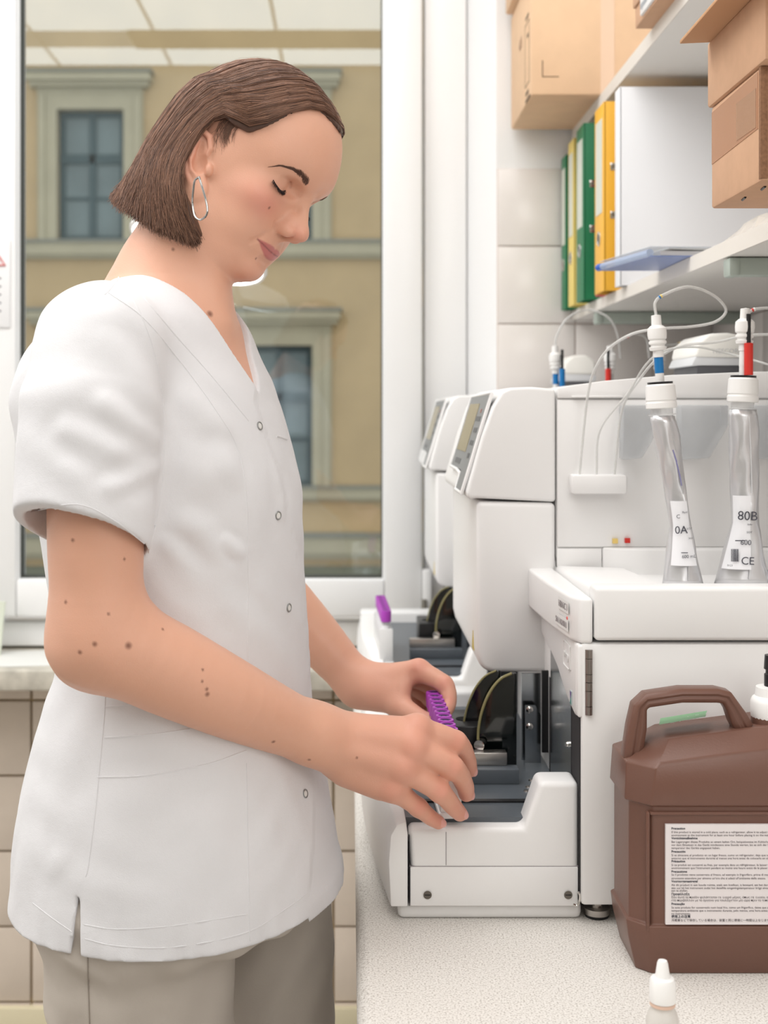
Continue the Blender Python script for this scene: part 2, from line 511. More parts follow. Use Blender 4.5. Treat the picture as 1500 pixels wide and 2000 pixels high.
def W2(px, py, D): return P(px, py, D)
def analyzer(dy, near):
    """all measures are those of the near instrument; dy moves the far one along the bench"""
    lab = ('nearer white blood analyzer being loaded, with silver reagent bags in front' if near else
           'farther white blood analyzer standing by the window, behind the nearer one')
    an = thing('analyzer', lab, 'analyzer', (.30, 1.55 + dy, ZT_), 'two alike analyzers on the worktop')
    Y0, Y1, YT, YE = 1.275 + dy, 1.875 + dy, 1.520 + dy, 1.850 + dy
    z = lambda r: ZC + r
    # --- lower body, right of the tray
    bm = box(.2302, .58, Y0, Y1, z(-.492), z(-.2305))
    body = obj('body', bm, WHITE, an, bev=.004)
    obj('panel_joint', box(.2292, .2302, Y0 + .004, Y0 + .2, z(-.490), z(-.305)), GAPM, an, smooth=False)
    # --- bowl deck with its recess (holds the reagent bags)
    zd = -.176
    fr = [(.2432, zd - .004), (.2432, -.2268), (.58, -.2268), (.58, zd + .004)]
    dk = bmesh.new()
    box(.2432, .58, Y0 - .003, Y0 + .030, z(-.2275), z(zd + .002), dk)
    deck = obj('bowl_front', dk, WHITE, an, bev=.0045, seg=4)
    lw = hexa([(.2432, Y0 + .026, z(-.2275)), (.2432, Y0 + .026, z(zd)), (.2432, YT, z(-.2275)), (.2432, YT, z(zd - .006)),
               (.310, Y0 + .026, z(-.2275)), (.322, Y0 + .026, z(zd)), (.318, YT - .02, z(-.2275)), (.322, YT - .02, z(zd - .006))])
    obj('bowl_side', lw, WHITE, an, bev=.005, seg=3)
    bw = bmesh.new()
    box(.252, .58, Y0 + .02, YT, z(-.2275), z(-.1900), bw)
    obj('bowl_floor', bw, WHITE, an)
    rim = prism([(.2990, YT - .004), (.312, YT - .016), (.345, YT - .024), (.58, YT - .026), (.58, YT + .001), (.2990, YT + .001)], z(-.224), z(-.160), 'z')
    obj('bowl_back', rim, WHITE, an, bev=.006, seg=3)
    # --- cover with the name strips, and the hinged door under it
    cv = prism([(.2418, Y0 - .001), (.2418, YT + .004), (.2110, YT + .004), (.2150, Y0 + .11), (.2215, Y0 + .02), (.2290, Y0 + .002)], z(-.2310), z(-.1850), 'z')
    cover = obj('front_cover', cv, WHITE, an, bev=.004, seg=4)
    dr = prism([(Y0 + .005, -.302), (Y0 + .016, -.306), (Y0 + .05, -.301), (Y0 + .085, -.292), (Y0 + .125, -.279), (Y0 + .175, -.270), (YT + .002, -.262), (YT + .002, -.231), (Y0 + .005, -.231)], .2262, .2335, 'x')
    for v in dr.verts: v.co.z += ZC
    door = obj('hinged_door', dr, WHITE, an, bev=.0035, seg=3)
    obj('door_edge', box(.2268, .2420, Y0 + .001, Y0 + .012, z(-.305), z(-.232)), WHITE, an, bev=.003, seg=3)
    hg = bmesh.new()
    for k, (a, b) in enumerate(((-.2365, -.245), (-.2455, -.2605), (-.261, -.2685), (-.2692, -.2772), (-.2777, -.2925), (-.293, -.3013))):
        lathe([(.0037, 0), (.0037, a - b)], (.2376, Y0 - .0005, z(b)), n=16, bm=hg)
    obj('hinge', hg, mat('satin_nickel', S(150, 143, 138), rough=.35, metal=1), an)
    # raised maker's plate, lettered strips, small sticker
    X = .2258
    pl = obj('name_plate', prism([(Y0 + .036, -.2405), (Y0 + .040, -.2385), (Y0 + .072, -.2385), (Y0 + .076, -.2405), (Y0 + .076, -.2640), (Y0 + .072, -.2660), (Y0 + .040, -.2660), (Y0 + .036, -.2640)], X - .0006, X + .001, 'x'), WHITE, an)
    pl.location.z = ZC
    pts = [(X - .0008, Y0 + a, z(b)) for a, b in ((.038, -.2415), (.041, -.2397), (.071, -.2397), (.074, -.2415), (.074, -.2632), (.071, -.2650), (.041, -.2650), (.038, -.2632))]
    obj('plate_rim', tube(pts, .0007, 6, closed=True), WHITE, pl).location.z = -ZC + ZC
    text('plate_lettering', 'arkray', .0115, (X - .0012, Y0 + .0715, z(-.2555)), (0, -1, 0), (0, 0, 1), WHITE, pl, .0006)
    st = bmesh.new(); box(X - .0006, X + .001, Y0 + .028, Y0 + .037, z(-.2985), z(-.2845), st)
    stk = obj('sticker', st, mat('teal_sticker', S(186, 196, 198), rough=.35), an)
    tri = lambda pts_, nm, col: obj(nm, prism(pts_, X - .0010, X - .0004, 'x'), mat(col[0], S(*col[1]), rough=.4), stk)
    tri([(Y0 + .0358, z(-.2855)), (Y0 + .0292, z(-.2855)), (Y0 + .0325, z(-.2925))], 'purple_triangle', ('sticker_purple', (92, 70, 140)))
    tri([(Y0 + .0358, z(-.2978)), (Y0 + .0292, z(-.2978)), (Y0 + .0325, z(-.2915))], 'green_triangle', ('sticker_green', (70, 140, 130)))
    if near:
        rt = Vector((.0722, -.9974, 0)).normalized()
        for tx, sz, yy, zz, L_ in (('HBA1C 1', .0098, Y0 + .062, -.2015, .044), ('SN 11610011', .0088, Y0 + .075, -.2195, .056)):
            bk = Vector((.2150 + (Y0 + .11 - yy) * .0722 - .0012, yy, z(zz - .003)))
            strip = bmesh.new()
            q = [bk, bk + rt * L_, bk + rt * L_ + Vector((0, 0, .0125)), bk + Vector((0, 0, .0125))]
            strip.faces.new([strip.verts.new(v) for v in q])
            s_ = obj('label_strip', strip, mat('label_film', S(240, 239, 237), rough=.3), an, smooth=False)
            text('label_lettering', tx, sz, bk + rt * .003 + Vector((-.0005, 0, .003)), rt, (0, 0, 1), mat('label_ink', S(156, 148, 150), rough=.6), s_)
        obj('red_mark', lathe([(.0018, 0), (.0018, .0004)], (.2186, Y0 + .014, z(-.2075)), (-1, -.2, 0), 10), mat('red_ink', S(236, 100, 96), rough=.6), an)
    # --- tall body and head
    tp_ = [(.2445, -.175), (.2445, .0285), (.30, .0365), (.38, .0435), (.48, .0475), (.58, .0485), (.58, -.175)]
    bm = prism(tp_, YT, YE, 'y')
    for v in bm.verts: v.co.z += ZC
    tall = obj('tall_body', bm, WHITE, an, bev=.003)
    # lid joint and right-hand panel on its face
    obj('lid', prism([(.2452, z(.0165)), (.2452, z(.0290)), (.30, z(.0370)), (.38, z(.0440)), (.48, z(.0480)), (.58, z(.0490)), (.58, z(.0165))], YT - .005, YT + .01, 'y'), WHITE, an, bev=.002)
    obj('back_panel', box(.2452, .58, YT - .004, YT + .01, z(-.160), z(.0150)), WHITE, an, bev=.002)
    obj('lid_finger_edge', box(.262, .322, YT - .0078, YT, z(.0172), z(.0192)), WHITE, an, bev=.0006)
    obj('lower_panel', box(.2452, .298, YT - .0035, YT + .01, z(-.185), z(-.1615)), WHITE, an, bev=.001)
    hd = [(.2432, .0275), (.2432, -.1065), (.1500, -.1020), (.1405, -.1035), (.1375, -.0960), (.1425, -.0780), (.1560, -.0300), (.1690, .0060), (.1800, .0245), (.1900, .0290), (.2150, .0300)]
    bm = prism(hd, YT - .004, YE + .02, 'y')
    for v in bm.verts: v.co.z += ZC
    head = obj('head', bm, WHITE, an, bev=.009, seg=5)
    sk = [(.2432, -.1075), (.2432, -.3085), (.1690, -.3085), (.1585, -.3060), (.1530, -.2980), (.1500, -.2850), (.1500, -.1060)]
    bm = prism(sk, YT - .0035, YE + .02, 'y')
    for v in bm.verts: v.co.z += ZC
    skirt = obj('skirt', bm, WHITE, an, bev=.006, seg=4)
    obj('warning_label', prism([(YT + .030, z(-.2885)), (YT + .052, z(-.2885)), (YT + .041, z(-.266))], .1494, .1502, 'x'), mat('warning_yellow', S(196, 172, 60), rough=.5), skirt)
    # control panel: a dished film that ends in a lip
    def face(t, u):      # t 0 top .. 1 bottom, u 0 near .. 1 far
        xa = np.interp(t, [0, .35, .7, 1], [.1745, .1622, .1497, .1385]); za = np.interp(t, [0, .35, .7, 1], [.0200, -.0200, -.0620, -.0985])
        return np.array([xa, YT + .018 + u * .225, z(za)])
    nrm = np.array([-.95, 0, .30])
    def patch(name, t0, t1, u0, u1, m, off, par, n=8):
        bm = bmesh.new(); g = [[bm.verts.new(tuple(face(t0 + (t1 - t0) * i / n, u0 if j == 0 else u1) + nrm * off)) for j in (0, 1)] for i in range(n + 1)]
        for i in range(n): bm.faces.new((g[i][0], g[i + 1][0], g[i + 1][1], g[i][1]))
        bmesh.ops.recalc_face_normals(bm, faces=bm.faces)
        r_ = bmesh.ops.extrude_face_region(bm, geom=list(bm.faces))
        bmesh.ops.translate(bm, verts=[v for v in r_['geom'] if isinstance(v, bmesh.types.BMVert)], vec=tuple(-nrm * .004))
        bmesh.ops.recalc_face_normals(bm, faces=bm.faces)
        return obj(name, bm, m, par, ang=50)
    film = patch('control_film', 0.0, .80, 0, 1, GREYM, .0070, an)
    patch('film_tongue', .80, .985, 0, .30, GREYM, .0070, an)
    rimp = [face(t, -.03) + nrm * .0055 for t in np.linspace(0, 1, 8)] + [face(1.03, .1) + nrm * .006, face(1.0, .30) + nrm * .006, face(.84, .34) + nrm * .006, face(.815, .6) + nrm * .006, face(.815, 1.03) + nrm * .006] + [face(t, 1.03) + nrm * .006 for t in np.linspace(.75, 0, 6)]
    obj('panel_rim', tube(rimp, .0024, 8, closed=True), WHITE, an)
    patch('display', .10, .62, .36, .92, LCD, .0076, film)
    for r0, us in ((.24, 4), (.36, 3), (.49, 3), (.62, 2)):
        for k in range(us):
            patch('key', r0, r0 + .05, .10 + k * .065, .14 + k * .065, mat('grey_key', S(122, 124, 126), rough=.4), .0078, film, 1)
    for k in range(4):
        patch('key', .70, .755, .50 + k * .09, .56 + k * .09, mat('grey_key', S(122, 124, 126)), .0078, film, 1)
    patch('red_key', .16, .20, .16, .19, mat('dull_red_key', S(176, 120, 112)), .0078, film, 1)

    # --- loading tray
    zf = -.413
    obj('tray_deck', box(.045, .236, Y0 + .030, YE - .05, z(-.495), z(zf)), DARKG, an)
    nw = prism([(.0635, -.496), (.0585, -.430), (.0585, -.418), (.1745, -.418), (.1905, -.3715), (.2295, -.3715), (.2295, -.496)], Y0 + .010, Y0 + .052, 'y')
    for v in nw.verts: v.co.z += ZC
    obj('front_wall', nw, WHITE, an, bev=.006, seg=4)
    lwv = []
    n = 12
    bm = bmesh.new(); rows_ = []
    for i in range(n + 1):
        t = i / n; y = Y0 + .008 + t * .52
        xo = .0385 - .026 * math.sin(min(1, t * 1.25) * math.pi * .55)
        dz = .012 * math.sin(min(1, t * 4) * math.pi / 2)
        xi = .0560 - .006 * min(1, t * 3)
        rows_.append([bm.verts.new((x_, y, z(zz))) for x_, zz in ((xo + .002, -.496), (xo, -.452), (xo + .002, -.425), (xo + .008, -.414 + dz), (xi, -.404 + dz - .006), (xi + .002, -.425), (xi + .002, -.496))])
    for a, b in zip(rows_[:-1], rows_[1:]):
        for k in range(7): bm.faces.new((a[k], a[(k + 1) % 7], b[(k + 1) % 7], b[k]))
    bm.faces.new(rows_[0]); bm.faces.new(rows_[-1][::-1]); bmesh.ops.recalc_face_normals(bm, faces=bm.faces)
    obj('side_wall', bm, WHITE, an, bev=.002)
    obj('rear_wall', box(.020, .236, YE - .055, YE - .01, z(-.50), z(-.392)), WHITE, an, bev=.006, seg=3)
    # the joints of the front wall and its screws
    yb = Y0 + .0096
    obj('lower_skin', box(.0600, .2288, Y0 + .0085, Y0 + .03, z(-.4955), z(-.4560)), WHITE, an, bev=.0015)
    obj('joint', box(.0588, .0594, Y0 + .008, Y0 + .03, z(-.495), z(-.425)), GAPM, an, smooth=False)
    obj('joint', box(.0960, .0965, yb - .0002, Y0 + .03, z(-.4545), z(-.4215)), PRN, an, smooth=False)
    obj('joint', box(.0595, .2288, yb - .0001, Y0 + .03, z(-.4562), z(-.4556)), PRN, an, smooth=False)
    for xx in (.0775, .2185):
        sc = obj('screw', lathe([(.0042, .0005), (.0038, -.0002), (.0034, -.0012), (.0012, -.0014), (.0001, -.0010)], (xx, Y0 + .0078, z(-.4838)), (0, -1, 0), 16), mat('dark_screw', S(110, 105, 98), rough=.4, metal=.8), an)
        obj('slot', box(xx - .0028, xx + .0028, Y0 + .0068, Y0 + .0080, z(-.4842), z(-.4834)), GAPM, sc, smooth=False)
    obj('base', box(.048, .2335, Y0 + .016, Y1 - .04, ZT_, z(-.494)), WHITE, an, bev=.006, seg=3)
    clp = [P(1131, 1745, Y0 - dy), P(1134, 1752, Y0 - dy), P(1133, 1764, Y0 - dy), P(1128, 1771, Y0 - dy), P(1121, 1769, Y0 - dy)]
    obj('spring_clip', tube(spline([c + np.array([0, dy + .004, 0]) for c in clp], 4), .0011, 6), CHROME, an)
    for (fx, fy) in ((.2505, Y0 + .025), (.55, Y0 + .03), (.25, Y1 - .06), (.55, Y1 - .06)):
        f = obj('foot', lathe([(.0118, .0), (.0130, .003), (.0130, .0032)], (fx, fy, ZT_), n=24), BLACK, an)
        obj('foot_disc', lathe([(.0132, .0032), (.0132, .0092), (.0060, .0098), (.0060, .012)], (fx, fy, ZT_), n=24), STEEL, f)
        obj('foot_nut', lathe([(.0066, .012), (.0066, .0205)], (fx, fy, ZT_), n=6), STEEL, f)
    # --- inside: deck fittings, smoked guard, plates
    obj('belt_slot', box(.062, .20, Y0 + .078, Y0 + .086, z(zf), z(zf + .002)), BLACK, an)
    obj('guide_rail', box(.100, .1875, Y0 + .145, Y0 + .165, z(zf), z(zf + .0165)), DARKG, an, bev=.001)
    obj('rail_bar', box(.100, .1760, Y0 + .160, Y0 + .176, z(zf + .0165), z(zf + .031)), STEEL, an, bev=.001)
    blk = obj('drive_block', box(.1180, .1545, Y0 + .20, Y0 + .285, z(zf), z(-.3620)), BLACK, an, bev=.002)
    obj('tube_well', lathe([(.0105, 0), (.0105, .0006)], (.135, Y0 + .235, z(-.3620)), n=20), mat('well_dark', S(6, 6, 7), rough=.9), blk)
    kn = obj('thumb_screw', lathe([(.0060, 0), (.0062, .0015), (.0060, .012), (.0040, .0125), (.0001, .0125)], (.1500, Y0 + .187, z(-.3780)), (-.35, -1, 0), 20), CHROME, an)
    arc = [(.1905, -.2990), (.1860, -.2985), (.1730, -.3050), (.1615, -.3190), (.1530, -.3380), (.1480, -.3600), (.1470, -.3830), (.1475, -.4070), (.1905, -.4070)]
    g1 = prism(arc, Y0 + .190, Y0 + .196, 'y')
    for v in g1.verts: v.co.z += ZC
    gd = obj('smoked_guard', g1, SMOKE, an, bev=.001)
    obj('guard_edge', tube(spline([(a - .0012, Y0 + .188, z(b)) for a, b in arc[1:7]], 5), .0016, 6), AMBER, gd)
    g2 = prism([(a - .014, b - .004) for a, b in arc], Y0 + .225, Y0 + .231, 'y')
    for v in g2.verts: v.co.z += ZC
    gd2 = obj('smoked_guard', g2, SMOKE, an, bev=.001)
    obj('guard_edge', tube(spline([(a - .0152, Y0 + .223, z(b - .004)) for a, b in arc[1:7]], 5), .0012, 6), AMBER, gd2)
    obj('steel_plate', box(.2035, .2265, Y0 + .245, Y0 + .247, z(zf), z(-.310)), MIRR, an)
    obj('dark_gap', box(.2225, .2300, Y0 + .21, Y0 + .214, z(-.395), z(-.300)), BLACK, an)
    obj('steel_side', prism([(Y0 + .05, z(zf)), (Y0 + .05, z(-.300)), (Y0 + .185, z(-.262)), (Y0 + .185, z(zf))], .2285, .2300, 'x'), MIRR, an)
    br = prism([(.2060, -.413), (.2060, -.345), (.2180, -.345), (.2245, -.357), (.2245, -.413)], Y0 + .232, Y0 + .2335, 'y')
    for v in br.verts: v.co.z += ZC
    brk = obj('bracket', br, MIRR, an)
    for xx, zz in ((.2110, -.3500), (.2110, -.3700)):
        obj('bolt', lathe([(.0042, 0), (.0042, .002), (.0022, .004)], (xx, Y0 + .2320, z(zz)), (0, -1, 0), 14), CHROME, brk)
    obj('inner_wall', box(.190, .236, YE - .09, YE - .07, z(zf), z(-.30)), DARKP, an)
    obj('bolt', lathe([(.0035, 0), (.0035, .002), (.0022, .004)], (.2285, Y0 + .060, z(-.3465)), (-1, -.4, 0), 14), CHROME, an)
    for xx, yy in ((.192, Y0 + .12), (.203, Y0 + .16), (.196, Y0 + .135)):
        obj('deck_screw', lathe([(.0032, 0), (.0028, .0012)], (xx, yy, z(zf)), n=12), STEEL, an)
    # --- hose clip block, bins, dots on the back panel
    obj('hose_block', box(.2590, .3225, YT - .030, YT - .003, z(-.0955), z(-.0730)), WHITE, an, bev=.003)
    for x0, x1 in ((.318, .362), (.3855, .4405), (.470, .525)):
        pr = [(x0, .0085), (x1, .0085), (x1, -.0160), (x1 - .022, -.0535), (x0, -.0555)]
        bm = prism(pr, YT - .030, YT - .005, 'y')
        for v in bm.verts: v.co.z += ZC
        bn = obj('bag_clip_bin', bm, FROST, an, bev=.002)
        obj('bin_step', prism([(x1 - .010, z(.0075)), (x1 - .001, z(.0075)), (x1 - .001, z(-.0150)), (x1 - .010, z(-.0150))], YT - .032, YT - .0302, 'y'), FROST, bn)
    for (px, py, m_) in ((1202, 1057, YELP), (1226, 1056, RED), (1206, 1079, BLUE)):
        c = P(px, py, YT - dy - .008) + np.array([0, dy, 0])
        o_ = obj('colour_dot', box(c[0] - .003, c[0] + .003, c[1], c[1] + .004, c[2] - .0028, c[2] + .0028), m_, an)
    return an

far = analyzer(0.72, False)
nearA = analyzer(0.0, True)
# ================================================================== reagent bags, aspirators and hoses
FOIL = mat('silver_foil', S(216, 216, 218), rough=.30, metal=.6, bump=.10, bscale=35)
def bag(px_top, px_bot, py0, py1, D, label, far_dy=0.0, lean=0.0, wtop=48, wmid=62, wbot=86, marks='A', twist=1.0):
    dy = far_dy
    p0 = P(px_top, py0, D) + np.array([0, dy, 0]); p1 = P(px_bot, py1, D) + np.array([0, dy, 0])
    s_ = D / FP
    t = thing('reagent_bag', label, 'reagent bag', (p1[0], p1[1], p1[2]), 'silver reagent bags standing in the analyzer bowls')
    n, m = 26, 16
    bm = bmesh.new(); rows_ = []
    def sect(v):
        c = p0 + (p1 - p0) * v + np.array([math.sin(v * 3.0) * .004 * twist, 0, 0])
        w = np.interp(v, [0, .12, .35, .65, 1], [wtop, wtop * 1.05, wmid, wmid * .92, wbot]) * s_ / 2
        dpt = np.interp(v, [0, .12, .4, .7, 1], [.013, .011, .009, .011, .020])
        return c, w, dpt
    for i in range(n + 1):
        v = i / n; c, w, dpt = sect(v); r = []
        for k in range(m):
            a = 2 * math.pi * k / m
            x = math.cos(a) * w; y = math.sin(a) * dpt
            cr = .0034 * math.sin(v * 17 + 3 * math.cos(a)) * math.cos(a * 2 + v * 5) + .0035 * math.cos(a - .9 - v * 2.0 * twist) ** 8 * (-1 if math.sin(a) < 0 else 0)
            r.append(bm.verts.new((c[0] + x, c[1] + y + cr, c[2])))
        rows_.append(r)
    for a, b in zip(rows_[:-1], rows_[1:]):
        for k in range(m): bm.faces.new((a[k], a[(k + 1) % m], b[(k + 1) % m], b[k]))
    bm.faces.new(rows_[0][::-1]); bm.faces.new(rows_[-1]); bmesh.ops.recalc_face_normals(bm, faces=bm.faces)
    obj('pouch', bm, FOIL, t, ang=180)
    # pressed seam running down the face
    sm = []
    for i in range(1, n):
        v = i / n; c, w, dpt = sect(v); a = np.interp(v, [0, .45, 1], [.2, .35, .05]) * twist
        sm.append((c[0] + w * a, c[1] - dpt * math.sqrt(1 - a * a) - .0012, c[2]))
    obj('pressed_seam', tube(sm, .0011, 6), FOIL, t)
    # screw neck and cap
    ax = (p0 - P(px_top + lean, py0 - 100, D) - np.array([0, dy, 0])); ax = -ax / np.linalg.norm(ax)
    q = p0 - ax * .004
    nk = obj('spout', lathe([(.0118, -.002), (.0118, .004), (.0150, .0045), (.0150, .0055), (.0122, .006), (.0122, .016)], q, ax, 24), CLEAR, t)
    q2 = q + ax * .012
    cap = obj('cap', lathe([(.0160, 0), (.0168, .001), (.0168, .0062), (.0162, .0070), (.0158, .0085), (.0166, .0095), (.0158, .0250), (.0140, .0268)], q2, ax, 28), WHITEP, t)
    obj('cap_seal', lathe([(.0136, .0265), (.0138, .0292), (.0001, .0296)], q2, ax, 28), BLACK, cap)
    return t, q2 + ax * .0292, ax, sect

def label_patch(t, sect, v0, v1, a0, a1, name, m, off=.0012):
    bm = bmesh.new(); n = 8; g = []
    for i in range(n + 1):
        v = v0 + (v1 - v0) * i / n; c, w, dpt = sect(v); row = []
        for j in range(7):
            a = a0 + (a1 - a0) * j / 6
            row.append(bm.verts.new((c[0] + w * a, c[1] - dpt * math.sqrt(max(0, 1 - a * a)) - .0048 - off, c[2])))
        g.append(row)
    for i in range(n):
        for j in range(6): bm.faces.new((g[i][j], g[i + 1][j], g[i + 1][j + 1], g[i][j + 1]))
    return obj(name, bm, m, t, ang=180)
PAPER = mat('label_paper', S(240, 240, 243), rough=.55)
INKD = mat('label_print', S(70, 70, 80), rough=.7)
tA, capA, axA, scA = bag(1293, 1332, 812, 1142, 1.405, 'silver reagent bag leaning left under the blue-marked nozzle, labelled A', 0, -6, 50, 44, 80, twist=1.3)
tB, capB, axB, scB = bag(1450, 1448, 800, 1140, 1.400, 'silver reagent bag with large label 80B under the red-tipped nozzle', 0, 3, 56, 58, 108, twist=.8)
tC, capC, axC, scC = bag(1580, 1570, 800, 1140, 1.40, 'silver reagent bag cut off at the right edge, behind the canister', 0, 0, 58, 74, 170, twist=.8)
def prints(t, sect, items):
    for (v, a, tx, sz, slope) in items:
        c, w, dpt = sect(v)
        a1 = min(a + .35, .9)
        p = np.array([c[0] + w * a, c[1] - dpt - .0072, c[2]])
        text('print', tx, sz, p, (1, 0, slope), (0, 0, 1), INKD, t, .0001)
lA = label_patch(tA, scA, .50, .875, -.85, .62, 'label', PAPER)
prints(tA, scA, [(.69, -.80, '0A', .0120, .05), (.83, -.3, '600 mL', .0050, .05), (.57, .0, 'Fluid', .003, .05), (.60, -.6, 'C', .006, .05), (.665, .28, 'LOT', .0030, .05), (.72, .3, '2021', .0025, .05)])
c, w, dpt = scA(.800); obj('rule', box(c[0] - w * .35, c[0] + w * .1, c[1] - dpt - .0080, c[1] - dpt - .0076, c[2], c[2] + .0008), INKD, lA)
lB = label_patch(tB, scB, .49, .905, -.99, .08, 'label', PAPER)
prints(tB, scB, [(.625, -.88, '80B', .0140, -.04), (.765, -.50, '600', .0080, -.04), (.875, -.38, 'CE', .0120, -.03), (.655, -.14, 'Buffer', .0022, -.04), (.70, -.16, 'LOT', .003, -.04), (.885, -.96, '0123', .0030, -.03)])
c, w, dpt = scB(.745); obj('rule', box(c[0] - w * .82, c[0] - w * .28, c[1] - dpt - .0080, c[1] - dpt - .0076, c[2], c[2] + .0011), INKD, lB)
c, w, dpt = scB(.86)
bar = bmesh.new(); xx = c[0] - w * .80; r_ = random.Random(3)
while xx < c[0] - w * .46:
    ww = r_.choice((.0004, .0007, .0010)); box(xx, xx + ww, c[1] - dpt * .8 - .0084, c[1] - dpt * .8 - .0080, c[2], c[2] + .0135, bar); xx += ww + r_.choice((.0004, .0006))
bo = obj('bar_code', bar, INKD, lB, smooth=False)
lC = label_patch(tC, scC, .55, .92, -.95, -.5, 'label', PAPER)
prints(tC, scC, [(.82, -.93, '80H', .006, 0), (.86, -.93, 'II', .006, 0)])
# purple crest print on the left bag
c, w, dpt = scA(.27)
for k in range(5):
    v = .20 + k * .035; c, w, dpt = scA(v)
    obj('purple_print', tube([(c[0] + w * (.10 + k * .06), c[1] - dpt - .0028, c[2]), (c[0] + w * (.42 + k * .03), c[1] - dpt * .9 - .0028, c[2] - .013)], .0006, 5), mat('purple_ink', S(140, 138, 186), rough=.5), tA)

def nozzle(base, ax, col, label, hose=None, rod=None, short=False):
    base = np.asarray(base, float) - np.asarray(ax) * .0004
    t = thing('aspirator_nozzle', label, 'nozzle', tuple(base), 'suction nozzles on the reagent bags')
    obj('stem', lathe([(.0048, 0), (.0048, .010)], base, ax, 16), WHITEP, t)
    obj('colour_sleeve', lathe([(.0050, .010), (.0050, .0275)], base, ax, 16), col, t)
    obj('collar', lathe([(.0058, .0275), (.0058, .0345), (.0088, .0352), (.0096, .0385), (.0075, .0395), (.0075, .0410), (.0096, .0425), (.0096, .0450), (.0080, .0460), (.0100, .0480), (.0105, .0530), (.0102, .0590), (.0085, .0605), (.0070, .0620), (.0056, .0625), (.0052, .0735), (.0028, .0740)], base, ax, 24), WHITEP, t)
    return t, base + np.asarray(ax) * .0735
def hose(name, pts, label, r=.0016, n=8, mark=None, group='clear hoses over the near analyzer'):
    h = thing(name, label, 'hose', tuple(pts[0]), group)
    q = spline(pts, n)
    obj('line', tube(q, r, 8), TUBEM, h)
    if mark:
        k, m_ = mark
        obj('colour_ring', tube(q[k:k + 2], r * 1.35, 8), m_, h)
        obj('white_ring', tube(q[k + 1:k + 3], r * 1.3, 8), YELP if m_ is BLUE else WHITEP, h)
    return h
nA, eA = nozzle(capA, axA, BLUE, 'white suction nozzle with blue sleeve on the bag labelled A')
nB, eB = nozzle(capB, axB, mat('white_sleeve', S(238, 238, 236)), 'white suction nozzle beside a black and red rod, on the bag labelled 80B')
rd = thing('level_sensor', 'black rod with red sleeve standing on the cap of the 80B bag', 'sensor', tuple(capB + np.array([.004, -.008, .0])))
b = capB + np.array([.0030, -.0085, .0003])
obj('red_sleeve', lathe([(.0048, 0), (.0048, .0345), (.0030, .035)], b, (0, 0, 1), 16), RED, rd)
obj('black_rod', lathe([(.0024, .034), (.0024, .0665)], b, (0, 0, 1), 12), BLACK, rd)
Dh = 1.405
hose('hose', [eA, P(1280, 590, Dh), P(1300, 574, Dh), P(1345, 560, Dh + .01), P(1392, 576, Dh + .02), P(1418, 605, Dh + .03), P(1398, 628, Dh + .03), P(1350, 638, Dh + .03), P(1290, 642, Dh + .02), P(1235, 652, Dh + .03), P(1190, 680, Dh + .05), P(1165, 715, Dh + .06), P(1150, 760, Dh + .075), P(1140, 840, Dh + .085), P(1132, 926, Dh + .09)], 'clear hose looping from the blue-sleeved nozzle down to the hose block', mark=(12, BLUE))
hose('hose', [eB, P(1459, 612, Dh), P(1478, 603, Dh), P(1520, 606, Dh + .01), P(1570, 640, Dh + .02), P(1540, 652, Dh + .03), P(1460, 655, Dh + .03), P(1400, 668, Dh + .04), P(1330, 676, Dh + .04), P(1285, 700, Dh + .05), P(1250, 740, Dh + .07), P(1215, 800, Dh + .08), P(1200, 926, Dh + .09)], 'clear hose running from the red-tipped nozzle behind the blue one', mark=(13, RED))
hose('hose', [P(1560, 735, Dh), P(1500, 712, Dh + .02), P(1420, 690, Dh + .05), P(1360, 678, Dh + .05), P(1300, 684, Dh + .04), P(1262, 712, Dh + .05), P(1225, 770, Dh + .07), P(1172, 840, Dh + .085), P(1165, 926, Dh + .09)], 'thin clear hose coming in from the right edge above the lid', r=.0013)

# the same fittings on the far analyzer, seen over the near one
DYF = .72
Df = 1.405 + DYF
fb = []
for (px, lab, mk) in ((1293, 'silver reagent bag in the far analyzer, leftmost, hidden below its cap', BLUE), (1455, 'silver reagent bag in the far analyzer, second from left, hidden below its cap', RED), (1600, 'silver reagent bag in the far analyzer, rightmost, hidden below its cap', YELP)):
    t, cpt, ax, sc = bag(px, px + 4, 806, 1142, 1.405, lab, DYF, -2, 50, 64, 104)
    n_, e_ = nozzle(cpt, ax, mk if mk is not RED else mat('grey_sleeve', S(205, 205, 205)), {BLUE: 'white nozzle with blue sleeve on the far analyzer', RED: 'white nozzle beside a small red sensor on the far analyzer', YELP: 'white nozzle with yellow sleeve on the far analyzer'}[mk])
    if mk is not YELP:
        r_ = thing('level_sensor', {BLUE: 'black rod with blue sleeve on the far analyzer', RED: 'black rod with red sleeve on the far analyzer'}[mk], 'sensor', tuple(cpt))
        b = np.array(cpt) + np.array([.009 if mk is BLUE else -.006, -.0085, .0003])
        obj('sleeve', lathe([(.0048, 0), (.0048, .0345), (.0030, .035)], b, (0, 0, 1), 12), mk, r_)
        obj('black_rod', lathe([(.0024, .034), (.0024, .0665)], b, (0, 0, 1), 10), BLACK, r_)
    fb.append(e_)
hose('hose', [fb[0], P(1088, 655, Df), P(1108, 622, Df), P(1145, 605, Df + .02), P(1185, 618, Df + .02), P(1205, 650, Df + .03), P(1212, 700, Df + .05)], 'clear hose arching over the far analyzer from its blue nozzle', r=.0017, group='clear hoses over the far analyzer')
hose('hose', [fb[1], P(1222, 660, Df), P(1240, 652, Df), P(1262, 662, Df + .02), P(1268, 700, Df + .03)], 'short clear hose with red ring at the far analyzer', r=.0017, mark=(9, RED), group='clear hoses over the far analyzer')
